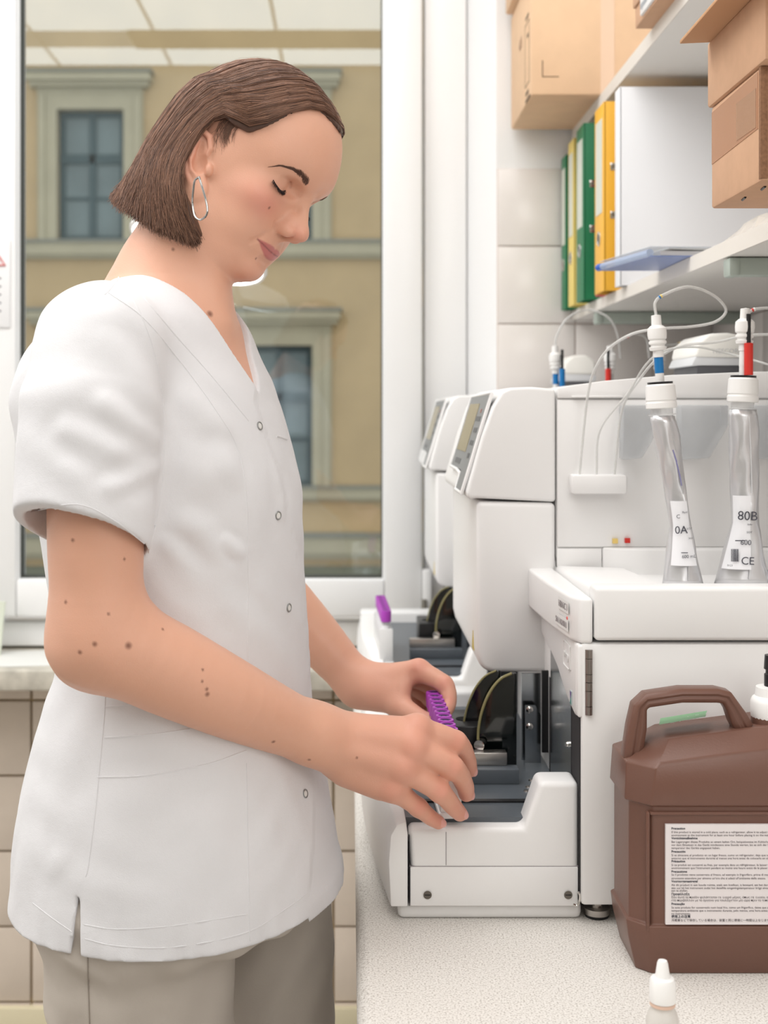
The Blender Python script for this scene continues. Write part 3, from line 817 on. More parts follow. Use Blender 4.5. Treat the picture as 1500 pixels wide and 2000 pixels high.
hose('hose', [fb[2], P(1322, 672, Df), P(1345, 664, Df), P(1370, 670, Df + .02), P(1385, 700, Df + .03)], 'short clear hose with yellow ring at the far analyzer', r=.0017, mark=(9, YELP), group='clear hoses over the far analyzer')

# ------------------------------------------------------------------ hand scanner cradles on the instruments
def printer(px0, px1, py0, D, zb, label):
    x0, x1 = P(px0, 0, D)[0], P(px1, 0, D)[0]; zt = P(0, py0, D)[2]
    t = thing('printer', label, 'printer', ((x0 + x1) / 2, D + .06, zb))
    obj('base', box(x0 + .006, x1 - .004, D, D + .12, zb, zb + .012), mat('printer_dark_base', S(80, 80, 84), rough=.5), t, bev=.002)
    obj('lower_shell', prism([(x0 - .002, zb + .012), (x0 + .004, zb + (zt - zb) * .45), (x1 + .004, zb + (zt - zb) * .40), (x1 + .004, zb + .012)], D - .002, D + .12, 'y'), mat('printer_grey', S(208, 209, 211), rough=.45), t, bev=.003)
    obj('top_shell', prism([(x0 + .002, zb + (zt - zb) * .42), (x0 + .006, zb + (zt - zb) * .75), (x0 + .020, zt - .001), (x0 + .045, zt), (x1 - .01, zt - .003), (x1 + .002, zt - .012), (x1 + .004, zb + (zt - zb) * .40)], D - .004, D + .12, 'y'), CREAM, t, bev=.005, seg=3)
    return t
def lid_z(x): return ZC + np.interp(x, [.2445, .30, .38, .48, .58], [.0285, .0365, .0435, .0475, .0485])
p_ = printer(1352, 1462, 650, 1.64, lid_z(.48), 'cream and grey printer standing on the lid of the near analyzer')
text('lettering', 'NESCORN', .0085, P(1392, 690, 1.634), (1, 0, 0), (0, 0, 1), mat('pale_print', S(196, 196, 196)), p_)
printer(1096, 1160, 693, 1.60 + DYF, lid_z(.38), 'pale printer standing on the lid of the far analyzer')

# ------------------------------------------------------------------ racks with purple-capped tubes
PURP = mat('purple_cap', S(174, 68, 186), rough=.38)
RUB = mat('grey_stopper', S(58, 62, 78), rough=.6)
GLASSM = mat('clear_tube_wall', S(236, 236, 238), rough=.08, alpha=.35, spec=.7)
BLOOD = mat('dark_blood', S(92, 14, 20), rough=.3)
RACKM = mat('white_rack', S(240, 240, 240), rough=.35)
def rack(a, b, zb, label, where, grp):
    """a near end, b far end (x, y); ten wells"""
    a = np.array(a); b = np.array(b); dr = (b - a); L_ = np.linalg.norm(dr); dr /= L_; sd = np.array([dr[1], -dr[0]])
    t = thing('tube_rack', label, 'rack', (*((a + b) / 2), zb))
    def bx(u0, u1, s0, s1, z0, z1, bm):
        pts = []
        for u in (u0, u1):
            for s_ in (s0, s1):
                q = a + dr * u + sd * s_
                for zz in (z0, z1): pts.append((q[0], q[1], zz))
        hexa(pts, bm); return bm
    obj('foot', bx(-.006, L_ + .006, -.0125, .0125, zb, zb + .006, bmesh.new()), RACKM, t, bev=.0012)
    for u in (-.004, L_):
        obj('end_plate', bx(u, u + .004, -.0105, .0105, zb + .005, zb + .060, bmesh.new()), RACKM, t, bev=.0008)
    for nm, s0 in (('side_wall', -.0110), ('side_wall', .0092)):
        bm = bx(0, L_, s0, s0 + .0018, zb + .006, zb + .034, bmesh.new())
        for k in range(11):
            u = L_ * k / 10; bx(max(0, u - .0015), min(L_, u + .0015), s0, s0 + .0018, zb + .034, zb + .056, bm)
        obj(nm, bm, RACKM, t)
    tp = None
    for k in range(10):
        u = L_ * (k + .5) / 10; q = a + dr * u
        base = (q[0], q[1], zb + .0065)
        if tp is None:
            tp = thing('blood_tube', 'x', 'tube', base, grp)
            bd = [obj('glass', lathe([(.0010, 0), (.0045, .0016), (.0063, .005), (.0065, .010), (.0065, .068)], base, n=14), GLASSM, tp),
                  obj('blood', lathe([(.0008, .0010), (.0040, .0024), (.0056, .0058), (.0056, .030)], base, n=12), BLOOD, tp),
                  obj('paper_label', lathe([(.0067, .024), (.0067, .058)], base, n=14, cap=False), PAPER, tp),
                  obj('cap', lathe([(.0076, .063), (.0084, .0635), (.0088, .080), (.0084, .0816), (.0060, .0818), (.0058, .0800)], base, n=20), PURP, tp)]
            sp = obj('stopper', lathe([(.0057, .0798), (.0054, .0808), (.0036, .0808), (.0030, .0790)], base, n=16), RUB, bd[3])
            base0 = Vector(base); cur = tp
        else:
            cur = tp.copy(); C.collection.objects.link(cur); cur.location = base
            for c in bd:
                d = c.copy(); C.collection.objects.link(d); d.parent = cur; d.matrix_parent_inverse = tp.matrix_basis.inverted()
                if c is bd[3]:
                    e = sp.copy(); C.collection.objects.link(e); e.parent = d
        o = ['nearest', 'second', 'third', 'fourth', 'fifth', 'sixth', 'seventh', 'eighth', 'ninth', 'farthest'][k]
        cur['label'] = 'purple-capped blood tube, %s of ten in the %s' % (o if k in (0, 9) else o + ' nearest', where)
    return t
rack((.1020, 1.300), (.0960, 1.490), ZC - .4115, 'white ten-place tube rack between the two hands', 'rack held by the woman', 'purple-capped tubes in the held rack')
rack((.0585, 2.080), (.0530, 2.262), ZC - .4115, 'white ten-place tube rack in the far analyzer tray by the window', 'far rack', 'purple-capped tubes in the far rack')

# ------------------------------------------------------------------ brown canister
BRN = mat('brown_polyethylene', S(112, 79, 67), rough=.34, bump=.05, bscale=500, spec=.45)
cx0, cx1, cy0, cy1 = .2535, .4720, 1.158, 1.266
can = thing('canister', 'brown plastic canister with moulded handle and white precaution label', 'canister', ((cx0 + cx1) / 2, (cy0 + cy1) / 2, ZT_))
def oct_(x0, x1, y0, y1, c): return [(x0 + c, y0), (x1 - c, y0), (x1, y0 + c), (x1, y1 - c), (x1 - c, y1), (x0 + c, y1), (x0, y1 - c), (x0, y0 + c)]
def stack(levels, m, name, par, bev=.004, seg=3):
    bm = bmesh.new(); rings = []
    for z_, pts in levels: rings.append([bm.verts.new((x, y, z_ if not callable(z_) else z_(x))) for x, y in pts])
    for a, b in zip(rings[:-1], rings[1:]):
        for k in range(len(a)): bm.faces.new((a[k], a[(k + 1) % len(a)], b[(k + 1) % len(b)], b[k]))
    bm.faces.new(rings[0][::-1]); bm.faces.new(rings[-1]); bmesh.ops.recalc_face_normals(bm, faces=bm.faces)
    return obj(name, bm, m, par, bev=bev, seg=seg, ang=50)
zc_ = lambda py, D=1.160: P(0, py, D)[2]
sl = lambda z0, k: (lambda x: z0 + k * min(max(x - cx0 - .02, 0), .105))
body_lv = [(ZT_, oct_(cx0 + .009, cx1 - .009, cy0 + .008, cy1 - .008, .012)),
           (ZT_ + .030, oct_(cx0 + .002, cx1 - .002, cy0 + .002, cy1 - .002, .016)),
           (ZT_ + .046, oct_(cx0, cx1, cy0, cy1, .018)),
           (ZT_ + .0465, oct_(cx0 + .0030, cx1 - .0030, cy0 + .0030, cy1 - .003, .018)),
           (zc_(1575), oct_(cx0 + .0030, cx1 - .0030, cy0 + .0030, cy1 - .003, .018)),
           (zc_(1573), oct_(cx0 - .001, cx1, cy0, cy1, .020)),
           (zc_(1500), oct_(cx0 + .001, cx1, cy0 + .001, cy1, .022)),
           (sl(zc_(1494), .20), oct_(cx0 + .007, cx1 - .01, cy0 + .006, cy1 - .006, .022)),
           (sl(zc_(1466), .22), oct_(cx0 + .026, cx1 - .02, cy0 + .026, cy1 - .026, .016))]
stack(body_lv, BRN, 'body', can, bev=.0035, seg=3)
# framed recess border for the label
fr_ = bmesh.new()
fx0, fx1, fz0, fz1 = P(1270, 0, cy0)[0], cx1 - .022, zc_(1812), zc_(1592)
for a, b, c_, d in ((fx0, fx1, fz1, fz1 + .003), (fx0, fx1, fz0 - .003, fz0), (fx0 - .003, fx0, fz0 - .003, fz1 + .003), (fx1, fx1 + .003, fz0 - .003, fz1 + .003)):
    box(a, b, cy0 + .0008, cy0 + .006, c_, d, fr_)
obj('label_frame', fr_, BRN, can, bev=.0012)
# handle
hp = [(1238, 1500), (1243, 1465), (1249, 1425), (1254, 1385), (1268, 1372), (1335, 1362), (1405, 1362), (1424, 1366), (1437, 1385), (1449, 1408), (1460, 1428)]
yh = (cy0 + cy1) / 2 - .012
hb = [P(x, y, 1.185) for x, y in hp]
hm = bmesh.new()
rings = []
for i, q in enumerate(hb):
    t = (hb[min(i + 1, len(hb) - 1)] - hb[max(i - 1, 0)]); t[1] = 0; t /= np.linalg.norm(t); nn = np.array([-t[2], 0, t[0]])
    w, d = (.0066 if 2 < i < 9 else .0085), .012
    rings.append([hm.verts.new(tuple(np.array([q[0], yh, q[2]]) + nn * a * w + np.array([0, b * d, 0]))) for a, b in ((-1, -.75), (-.35, -1), (0, -.82), (.35, -1), (1, -.75), (1, .75), (.5, 1), (-.5, 1), (-1, .75))])
for a, b in zip(rings[:-1], rings[1:]):
    for k in range(9): hm.faces.new((a[k], a[(k + 1) % 9], b[(k + 1) % 9], b[k]))
hm.faces.new(rings[0][::-1]); hm.faces.new(rings[-1]); bmesh.ops.recalc_face_normals(hm, faces=hm.faces)
obj('handle', hm, BRN, can, bev=.0012, seg=2)
# green sticker on the shoulder, white cap with black tube
gq = [P(1293, 1430, 1.192), P(1296, 1417, 1.212), P(1388, 1402, 1.212), P(1384, 1414, 1.192)]
g0 = bmesh.new(); g0.faces.new([g0.verts.new(tuple(v + np.array([0, .012, .004]))) for v in gq])
gs = obj('green_sticker', g0, mat('green_film', S(132, 186, 138), rough=.4), can, smooth=False)
rt = (gq[3] - gq[0]); rt /= np.linalg.norm(rt); upv = gq[1] - gq[0]
text('lettering', 'OAVV', .016, gq[0] + np.array([.006, .0125, .0046]), rt, upv, mat('white_ink', S(232, 240, 232)), gs)
cq = np.array([P(1512, 0, 1.20)[0], 1.205, P(0, 1402, 1.2)[2]])
obj('neck', lathe([(.020, -.012), (.0195, .002)], cq, n=28), BRN, can)
cp_ = obj('screw_cap', lathe([(.0195, 0), (.0200, .003), (.0200, .014), (.0185, .018), (.0160, .020), (.0150, .028), (.006, .029)], cq, n=32), WHITEP, can)
obj('hose_fitting', lathe([(.0075, .028), (.0075, .040), (.0062, .041), (.0062, .044), (.0078, .045), (.0070, .058)], cq, n=18), BLACK, cp_)
# precaution label
lx0, lz0, lz1 = P(1300, 0, cy0)[0], zc_(1804), zc_(1609)
lb = box(lx0, cx1 - .024, cy0 - .0002, cy0 + .004, lz0, lz1)
lab_ = obj('precaution_label', lb, mat('precaution_paper', S(232, 226, 226), rough=.5), can)
lines = [('Precaution', 1), ('If this product is stored in a cold place, such as a refrigerator, allow it to adjust to the', 0), ('environment as the instrument for at least one hour before placing it on the instrument.', 0),
         ('Vorsichtsmaßnahme', 1), ('Bei Lagerungen dieses Produkts an einem kalten Ort, beispielsweise im Kühlschrank, muss', 0), ('vor dem Einsetzen in das Gerät mindestens eine Stunde warten, bis es sich der Umgebungs-', 0), ('temperatur des Geräts angepasst haben.', 0),
         ('Precaución', 1), ('Si se almacena el producto en un lugar fresco, como un refrigerador, deje que se ajuste al', 0), ('entorno que el instrumento durante al menos una hora antes de colocarlo en el instrumento.', 0),
         ('Précaution', 1), ('Si ce produit est conservé au frais, par exemple dans un réfrigérateur, le laisser s’adapter', 0), ('environnement que l’instrument pendant au moins une heure avant de le placer sur l’appareil.', 0),
         ('Precauzione', 1), ('Se il prodotto viene conservato al fresco, ad esempio in frigorifero, prima di inserirlo nello', 0), ('strumento attendere per almeno un’ora che si adatti all’ambiente dello stesso.', 0),
         ('Voorzorgsmaatregel', 1), ('Als dit product in een koude ruimte, zoals een koelkast, is bewaard, zet het dan ten minste', 0), ('één uur bij het instrument zodat het dezelfde omgevingstemperatuur krijgt alvorens het', 0), ('aan te sluiten.', 0),
         ('Προφύλαξη', 1), ('Εάν αυτό το προϊόν φυλάσσεται σε ψυχρό μέρος, όπως σε ψυγείο, αφήστε το να προσαρμοστεί', 0), ('στο περιβάλλον με το όργανο για τουλάχιστον μία ώρα πριν το τοποθετήσετε στο όργανο.', 0),
         ('Precaução', 1), ('Se este produto for conservado num local frio, como um frigorífico, deixe que atinja a', 0), ('temperatura ambiente que o instrumento durante, pelo menos, uma hora antes de o colocar', 0), ('no instrumento.', 0),
         ('使用上の注意', 1), ('冷蔵庫などで保存している場合は、装置と同じ環境に一時間以上なじませてから装置に取り付けてください。', 0)]
ys = [1616, 1623, 1629, 1635, 1642, 1648, 1654, 1661, 1668, 1674, 1680, 1687, 1693, 1700, 1706, 1713, 1719, 1726, 1732, 1737, 1744, 1750, 1756, 1763, 1770, 1776, 1782, 1788, 1795]
for (tx, hd_), py in zip(lines, ys):
    text('print', tx, .0027 if not hd_ else .0029, (P(1311, 0, cy0)[0], cy0 - .0004, zc_(py + 2.5)), (1, 0, 0), (0, 0, 1), INKD if hd_ else mat('fine_print', S(120, 112, 116)), lab_, .00005, bold=.00006 if hd_ else 0)

# ------------------------------------------------------------------ dropper bottle
q = np.array([P(1294, 0, 1.0)[0], 1.0, ZT_])
zt_ = P(0, 1876, 1.0)[2] - ZT_
db = thing('dropper_bottle', 'small translucent dropper bottle with white cap, out of focus in front', 'bottle', tuple(q))
obj('body', lathe([(.0118, 0), (.0128, .002), (.0128, zt_ - .046), (.0110, zt_ - .040), (.0085, zt_ - .036), (.0085, zt_ - .030)], q, n=28), mat('cloudy_bottle', S(226, 222, 216), rough=.3, alpha=.75), db)
obj('ring', lathe([(.0098, zt_ - .0345), (.0098, zt_ - .032)], q, n=28), mat('pinkish_ring', S(222, 190, 170), rough=.5), db)
obj('cap', lathe([(.0100, zt_ - .0315), (.0102, zt_ - .031), (.0100, zt_ - .016), (.0088, zt_ - .0135), (.0058, zt_ - .0125), (.0042, zt_ - .002), (.0034, zt_)], q, n=28), WHITEP, db)
# ================================================================== shelves and what stands on them
MELA = mat('white_melamine', S(236, 233, 228), rough=.4)
EDGE = mat('pale_edge_band', S(226, 220, 212), rough=.5)
XF = .449
zs0, zs1 = ZC + .1855, ZC + .205
zu0, zu1 = ZC + .547, ZC + .570
lo_s = thing('lower_shelf', 'lower white shelf board holding the ring binders', 'shelf', (.6, 1.8, zs0))
obj('board', box(XF + .001, XR - .001, .98, YW - .01, zs0, zs1), MELA, lo_s, smooth=False)
obj('front_edge', box(XF, XF + .0012, .98, YW - .01, zs0, zs1), EDGE, lo_s, smooth=False)
GALV = mat('galvanised_bracket', S(176, 186, 178), rough=.45, metal=.3)
for Yb in (1.525, 2.353):
    b = obj('bracket', box(XF + .004, XR - .001, Yb, Yb + .022, zs0 - .0225, zs0 - .0012), GALV, lo_s, bev=.0015)
    obj('bracket_tip', box(XF + .002, XF + .016, Yb - .002, Yb + .024, zs0 - .0235, zs0 - .001), GALV, b, bev=.003)
up_s = thing('upper_shelf', 'upper white shelf board under the cardboard boxes', 'shelf', (.6, 1.8, zu0))
obj('board', box(XF + .001, XR - .001, .98, YW - .01, zu0, zu1), MELA, up_s, smooth=False)
obj('front_edge', box(XF, XF + .0012, .98, YW - .01, zu0, zu1), EDGE, up_s, smooth=False)
for Yb in (1.525, 2.353):
    obj('bracket', box(XF + .14, XR - .001, Yb, Yb + .022, zu0 - .021, zu0 - .0005), GALV, up_s, bev=.0015)

# ---- lever arch files standing on the lower shelf, spines towards the room
GRN = mat('green_file_board', S(28, 122, 78), rough=.45)
YLW = mat('yellow_file_board', S(246, 186, 58), rough=.45)
PYL = mat('pale_yellow_file_board', S(240, 214, 120), rough=.5)
WFB = mat('white_file_board', S(242, 243, 246), rough=.5)
PAPR = mat('file_paper', S(238, 236, 230), rough=.8)
LBL = mat('spine_label', S(214, 216, 204), rough=.55)
def binder(x0, y0, y1, h, m, label, tilt=0.0, d=.285, slots=True, spine=True):
    t = thing('lever_arch_file', label, 'binder', (x0 + d / 2, (y0 + y1) / 2, zs1), 'lever arch files on the lower shelf')
    g = .003
    cov = obj('cover', box(x0, x0 + d, y0, y0 + g, zs1, zs1 + h), m, t, bev=.0008)
    obj('cover', box(x0, x0 + d, y1 - g, y1, zs1, zs1 + h), m, t, bev=.0008)
    sp = obj('spine', box(x0 - .0005, x0 + g, y0, y1, zs1, zs1 + h), m, t, bev=.0010)
    obj('paper_block', box(x0 + .02, x0 + d - .01, y0 + .006, y1 - .008, zs1 + .012, zs1 + h - .02), PAPR, t)
    if spine:
        lw_ = (y1 - y0) * .66; yc = (y0 + y1) / 2
        obj('spine_label', box(x0 - .0014, x0, yc - lw_ / 2, yc + lw_ / 2, zs1 + h * .42, zs1 + h * .92), LBL, t)
        fh = obj('finger_hole', tube([(x0 - .0010, yc + .0115 * math.cos(a), zs1 + h * .29 + .0115 * math.sin(a)) for a in [k * math.pi / 10 for k in range(20)]], .0018, 6, closed=True), CHROME, t)
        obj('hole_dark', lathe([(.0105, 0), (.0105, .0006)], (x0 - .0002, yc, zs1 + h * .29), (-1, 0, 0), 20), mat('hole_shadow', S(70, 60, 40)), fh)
    if slots:
        for zz in (.40, .655):
            s_ = obj('rado_slot', box(x0 + .010, x0 + .036, y0 - .0012, y0 + .001, zs1 + h * zz - .0065, zs1 + h * zz + .0065), CHROME, t, bev=.0015)
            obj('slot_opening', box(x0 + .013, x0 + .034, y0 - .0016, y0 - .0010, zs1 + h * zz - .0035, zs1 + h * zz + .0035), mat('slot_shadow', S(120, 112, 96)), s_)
    if tilt: t.rotation_euler = (tilt, 0, 0)
    return t
wbi = binder(.4365, 2.072, 2.108, .322, WFB, 'thin white file, nearest of the row, its blank cover facing the room', slots=False, spine=False)
binder(.4285, 2.160, 2.240, .320, YLW, 'wide amber-yellow lever arch file beside the white one')
binder(.4255, 2.330, 2.405, .322, GRN, 'dark green lever arch file behind the amber-yellow one')
binder(.4265, 2.440, 2.500, .318, PYL, 'pale yellow lever arch file between the two green ones')
binder(.4270, 2.532, 2.585, .305, GRN, 'leaning green lever arch file, farthest of the row, by the wall', tilt=0.0)
rf = obj('folder', box(.436, .70, 2.262, 2.276, zs1, zs1 + .29), mat('crimson_card', S(196, 66, 92), rough=.6), None, bev=.001)
tag(rf, 'thin crimson folder squeezed between the amber and the green file', 'folder')

# ---- plastic wallet with papers, hanging over the shelf edge
fl, nl = np.array([.363, 1.862]), np.array([.396, 1.690])
wal = thing('document_wallet', 'clear document wallet with blue spine bar hanging over the shelf edge', 'wallet', (.47, 1.77, zs1))
def sheet(inset, z0, dz, m, name, lift=0.0):
    a = fl + (nl - fl) * inset; b = nl + (fl - nl) * inset
    a = a + np.array([inset * .35, 0]); b = b + np.array([inset * .35, 0])
    q = []
    n = 10; bm = bmesh.new(); g = []
    for i in range(n + 1):
        t = i / n; row = []
        for p in (a, b):
            x = p[0] + t * (.66 - p[0]); zz = z0 + lift * (1 - t) ** 3
            row += [bm.verts.new((x, p[1], zz)), bm.verts.new((x, p[1], zz + dz))]
        g.append(row)
    for r0, r1 in zip(g[:-1], g[1:]):
        for k0, k1 in ((0, 1), (1, 3), (3, 2), (2, 0)): bm.faces.new((r0[k0], r0[k1], r1[k1], r1[k0]))
    bm.faces.new((g[0][0], g[0][2], g[0][3], g[0][1])); bm.faces.new((g[-1][0], g[-1][1], g[-1][3], g[-1][2]))
    bmesh.ops.recalc_face_normals(bm, faces=bm.faces)
    return obj(name, bm, m, wal, ang=60)
sheet(0, zs1 + .0005, .0012, mat('blue_back_cover', S(122, 142, 192), rough=.3), 'back_cover')
sheet(.05, zs1 + .0022, .006, PAPR, 'papers', .001)
sheet(.09, zs1 + .0090, .003, mat('paper_white', S(240, 240, 240)), 'papers', .0035)
sheet(0.0, zs1 + .0125, .0008, mat('clear_front_cover', S(225, 232, 240), rough=.12, alpha=.45), 'front_cover', .001)
obj('spine_bar', tube([(fl[0], fl[1], zs1 + .0055), (nl[0], nl[1], zs1 + .0055)], .0052, 10), mat('clear_spine_bar', S(186, 202, 230), rough=.2, alpha=.7), wal)
q_ = np.append(fl, zs1 + .0055); dq = np.append((fl - nl) / np.linalg.norm(fl - nl), 0)
obj('spine_end', tube([q_ + dq * .004, q_ - dq * .012], .0054, 12), mat('blue_spine_bar', S(20, 86, 190), rough=.25), wal)

# ---- crumpled clear bag on the near end of the shelf
def crumple():
    bm = bmesh.new(); n, m = 18, 12; g = []
    r_ = random.Random(2)
    for i in range(n + 1):
        row = []
        for j in range(m + 1):
            u, v = i / n, j / m
            e = math.sin(math.pi * u) ** .6 * math.sin(math.pi * v) ** .6
            row.append(bm.verts.new((.455 + .20 * v + .006 * r_.random(), 1.375 + .26 * u + .008 * r_.random(), zs1 + .0015 + e * (.034 + .014 * r_.random()))))
        g.append(row)
    for i in range(n):
        for j in range(m): bm.faces.new((g[i][j], g[i + 1][j], g[i + 1][j + 1], g[i][j + 1]))
    r2 = bmesh.ops.extrude_face_region(bm, geom=list(bm.faces))
    for v in [x for x in r2['geom'] if isinstance(x, bmesh.types.BMVert)]: v.co.z = zs1 + .0004
    bmesh.ops.recalc_face_normals(bm, faces=bm.faces)
    return bm
pb = obj('plastic_bag', crumple(), mat('thin_cream_film', S(238, 230, 220), rough=.25, alpha=.7), None, ang=180)
tag(pb, 'crumpled cream plastic bag lying on the lower shelf under the near box', 'bag')

# ---- cardboard
CB = mat('cardboard', S(232, 196, 160), rough=.8, mottled=.05, mscale=25, bump=.05, bscale=120)
CBD = mat('brown_cardboard', S(210, 168, 136), rough=.82, mottled=.07, mscale=40, bump=.06, bscale=160)
CORR = mat('corrugated_edge', S(150, 110, 82), rough=.9, mottled=.3, mscale=300)
TAPE = mat('brown_packing_tape', S(182, 134, 104), rough=.25)
CTAPE = mat('clear_packing_tape', S(206, 168, 140), rough=.15, alpha=.5)
PRT = mat('box_print', S(96, 76, 62), rough=.8)
# large box over the far end of the upper shelf
bx = thing('cardboard_box', 'large pale cardboard box overhanging the far end of the upper shelf', 'box', (.48, 2.45, zu1))
x0, x1, y0, y1, z0, z1 = P(1037, 0, 2.300)[0], .725, 2.300, 2.585, zu1 - .002, zu1 + .225
z0 = zu1
side = obj('body', box(x0, x1, y0, y1, z0, z1), CB, bx, bev=.004)
for k in range(2): obj('flap', box(x0 + .002 + k * .0, x1 - .002, y0 + k * .145, y0 + .14 + k * .145, z1, z1 + .004), CB, bx, bev=.001)
cm = bmesh.new(); zz = z0 + .040; xx = x0 + .020
box(xx, xx + .0015, y0 - .0004, y0 + .001, zz - .008, zz + .022, cm); box(xx, xx + .030, y0 - .0004, y0 + .001, zz - .008, zz - .0065, cm)
obj('corner_mark', cm, PRT, bx, smooth=False)
obj('tape', box(x0 + .125, x0 + .150, y0 - .0005, y0 + .002, z0 + .002, z1 - .01), mat('clear_tape_strip', S(236, 204, 176), rough=.2), bx)
pm = bmesh.new(); X = x0 - .0004
for ya, yb2, za, zb2 in ((y0 + .02, y0 + .022, .03, .145), (y0 + .075, y0 + .077, .03, .145), (y0 + .02, y0 + .077, .03, .032), (y0 + .02, y0 + .077, .143, .145), (y0 + .03, y0 + .066, .012, .019), (y0 + .012, y0 + .07, -.0 + .001, .006), (y0 + .03, y0 + .05, .115, .122), (y0 + .028, y0 + .068, .152, .158)):
    box(X, X + .001, ya, yb2, z0 + za, z0 + zb2, pm)
obj('printed_frame', pm, PRT, bx, smooth=False)
text('print', '415', .03, (X - .0003, y0 + .16, z0 + .12), (0, -1, 0), (0, 0, 1), mat('faint_print', S(176, 142, 116)), bx)
# carton stacked on it, with its lower edge turned a little
b2 = thing('cardboard_box', 'second cardboard box stacked on the large one, cut off by the top edge', 'box', (.5, 2.44, z1 + .004))
obj('body', box(x0 - .012, x1, y0 + .02, y1 - .01, z1 + .004, z1 + .16), CB, b2, bev=.003)
# flat carton with a white band, on the front edge of the upper shelf
ct = thing('carton', 'flat cardboard carton with a white band on the front edge of the upper shelf', 'carton', (.5, 1.85, zu1))
obj('lower_tray', box(.424, .70, 1.715, 1.905, zu1, zu1 + .030), CBD, ct, bev=.002)
obj('lid', box(.421, .702, 1.712, 1.908, zu1 + .0305, zu1 + .085), CBD, ct, bev=.002)
bd_ = obj('band', box(.4200, .703, 1.775, 1.855, zu1 + .004, zu1 + .0865), mat('white_band', S(240, 240, 240), rough=.4), ct, bev=.001)
text('print', 'aqualine', .016, (.4193, 1.852, zu1 + .012), (0, -1, 0), (0, 0, 1), mat('band_print', S(170, 175, 182)), bd_)
# two boxes on the near end of the lower shelf
na = thing('cardboard_box', 'brown taped cardboard box on the lower shelf, lower of the near pair', 'box', (.48, 1.2, zs1))
ax0, ay0, ay1 = .364, 1.134, 1.290
zt1 = zs1 + .1015
obj('body', box(ax0, .70, ay0, ay1, zs1, zt1), CBD, na, bev=.0025)
obj('torn_edge', box(ax0 - .0006, ax0 + .006, ay0 - .0008, ay0 + .005, zs1 + .002, zt1), CORR, na, bev=.0005)
obj('brown_tape', hexa([(ax0 - .0005, ay0 + .008, zs1 + .048), (ax0 - .0005, ay0 + .008, zs1 + .0985), (ax0 - .0005, ay1 - .003, zs1 + .044), (ax0 - .0005, ay1 - .003, zs1 + .096),
                        (ax0 + .001, ay0 + .008, zs1 + .048), (ax0 + .001, ay0 + .008, zs1 + .0985), (ax0 + .001, ay1 - .003, zs1 + .044), (ax0 + .001, ay1 - .003, zs1 + .096)]), TAPE, na, smooth=False)
obj('clear_tape', box(ax0 - .0010, ax0 + .001, ay0 + .012, ay0 + .070, zs1 + .050, zs1 + .085), CTAPE, na, smooth=False)
for yy in (ay0 + .034, ay0 + .092):
    obj('staple', tube([(ax0 + .012, yy - .008, zs1 - .0005 + .0), (ax0 + .014, yy + .008, zs1 - .0005)], .0012, 6), BLACK, na)
nb_ = thing('cardboard_box', 'open cardboard box with raised flap, upper of the near pair', 'box', (.48, 1.2, zt1))
zt2 = zt1 + .066
obj('body', box(ax0 - .003, .70, ay0 - .02, ay1 + .004, zt1 + .0006, zt2), CBD, nb_, bev=.0025)
fp = hexa([(.331, .98, zt2 + .000), (.331, .98, zt2 + .0035), (.331, 1.286, zt2 - .0025), (.331, 1.286, zt2 + .0010), (.56, .98, zt2 + .012), (.56, .98, zt2 + .0155), (.56, 1.292, zt2 + .009), (.56, 1.292, zt2 + .0125)])
obj('flap', fp, mat('flap_cardboard', S(196, 150, 112), rough=.85), nb_, bev=.0008)

# ------------------------------------------------------------------ small things by the window
cdm = thing('notice_card', 'white warning notice with red triangle on the window frame, cut off at left', 'notice', tuple(P(5, 560, 2.645)))
xa, xb = P(-70, 0, 2.646)[0], P(20, 0, 2.646)[0]
obj('card', box(xa, xb, 2.6440, 2.6478, P(0, 640, 2.645)[2], P(0, 470, 2.645)[2]), mat('laminated_card', S(240, 240, 241), rough=.25), cdm, bev=.002)
tq = [P(-55, 518, 2.643), P(-22, 460 + 14, 2.643), P(10, 518, 2.643)]
obj('red_triangle', tube([q + (tq[(i + 1) % 3] - q) * f for i, q in enumerate(tq) for f in (0, .33, .66)], .0022, 6, closed=True), mat('warning_red', S(216, 96, 92), rough=.5), cdm)
tl = bmesh.new()
for k in range(5):
    q = P(-50, 545 + k * 16, 2.6436); box(q[0], q[0] + .055, q[1], q[1] + .001, q[2], q[2] + .003, tl)
obj('print', tl, INK, cdm, smooth=False)
sh = obj('paper_sheet', hexa([(P(-80, 0, 2.5)[0], 2.475, ZC - .4948), (P(-80, 0, 2.5)[0], 2.475, ZC - .4938), (P(-60, 0, 2.66)[0], 2.64, ZC - .4948), (P(-60, 0, 2.66)[0], 2.64, ZC - .4938),
                              (P(98, 0, 2.5)[0], 2.495, ZC - .4948), (P(98, 0, 2.5)[0], 2.495, ZC - .4938), (P(122, 0, 2.66)[0], 2.66, ZC - .4948), (P(122, 0, 2.66)[0], 2.66, ZC - .4938)]), mat('sill_paper', S(226, 226, 222), rough=.7))
tag(sh, 'white paper sheet lying on the stone window sill at left', 'paper')
fo = obj('folder', hexa([(P(-60, 0, 2.60)[0], 2.600, ZC - .4935), (P(-60, 0, 2.60)[0], 2.600, ZC - .385), (P(-60, 0, 2.6)[0], 2.606, ZC - .4935), (P(-60, 0, 2.6)[0], 2.606, ZC - .385),
                         (P(0, 0, 2.60)[0], 2.600, ZC - .4935), (P(10, 0, 2.60)[0], 2.600, ZC - .385), (P(0, 0, 2.6)[0], 2.606, ZC - .4935), (P(10, 0, 2.6)[0], 2.606, ZC - .385)]), mat('pale_green_card', S(226, 232, 216), rough=.6))
tag(fo, 'pale green card folder standing on the sill at the left edge', 'folder')
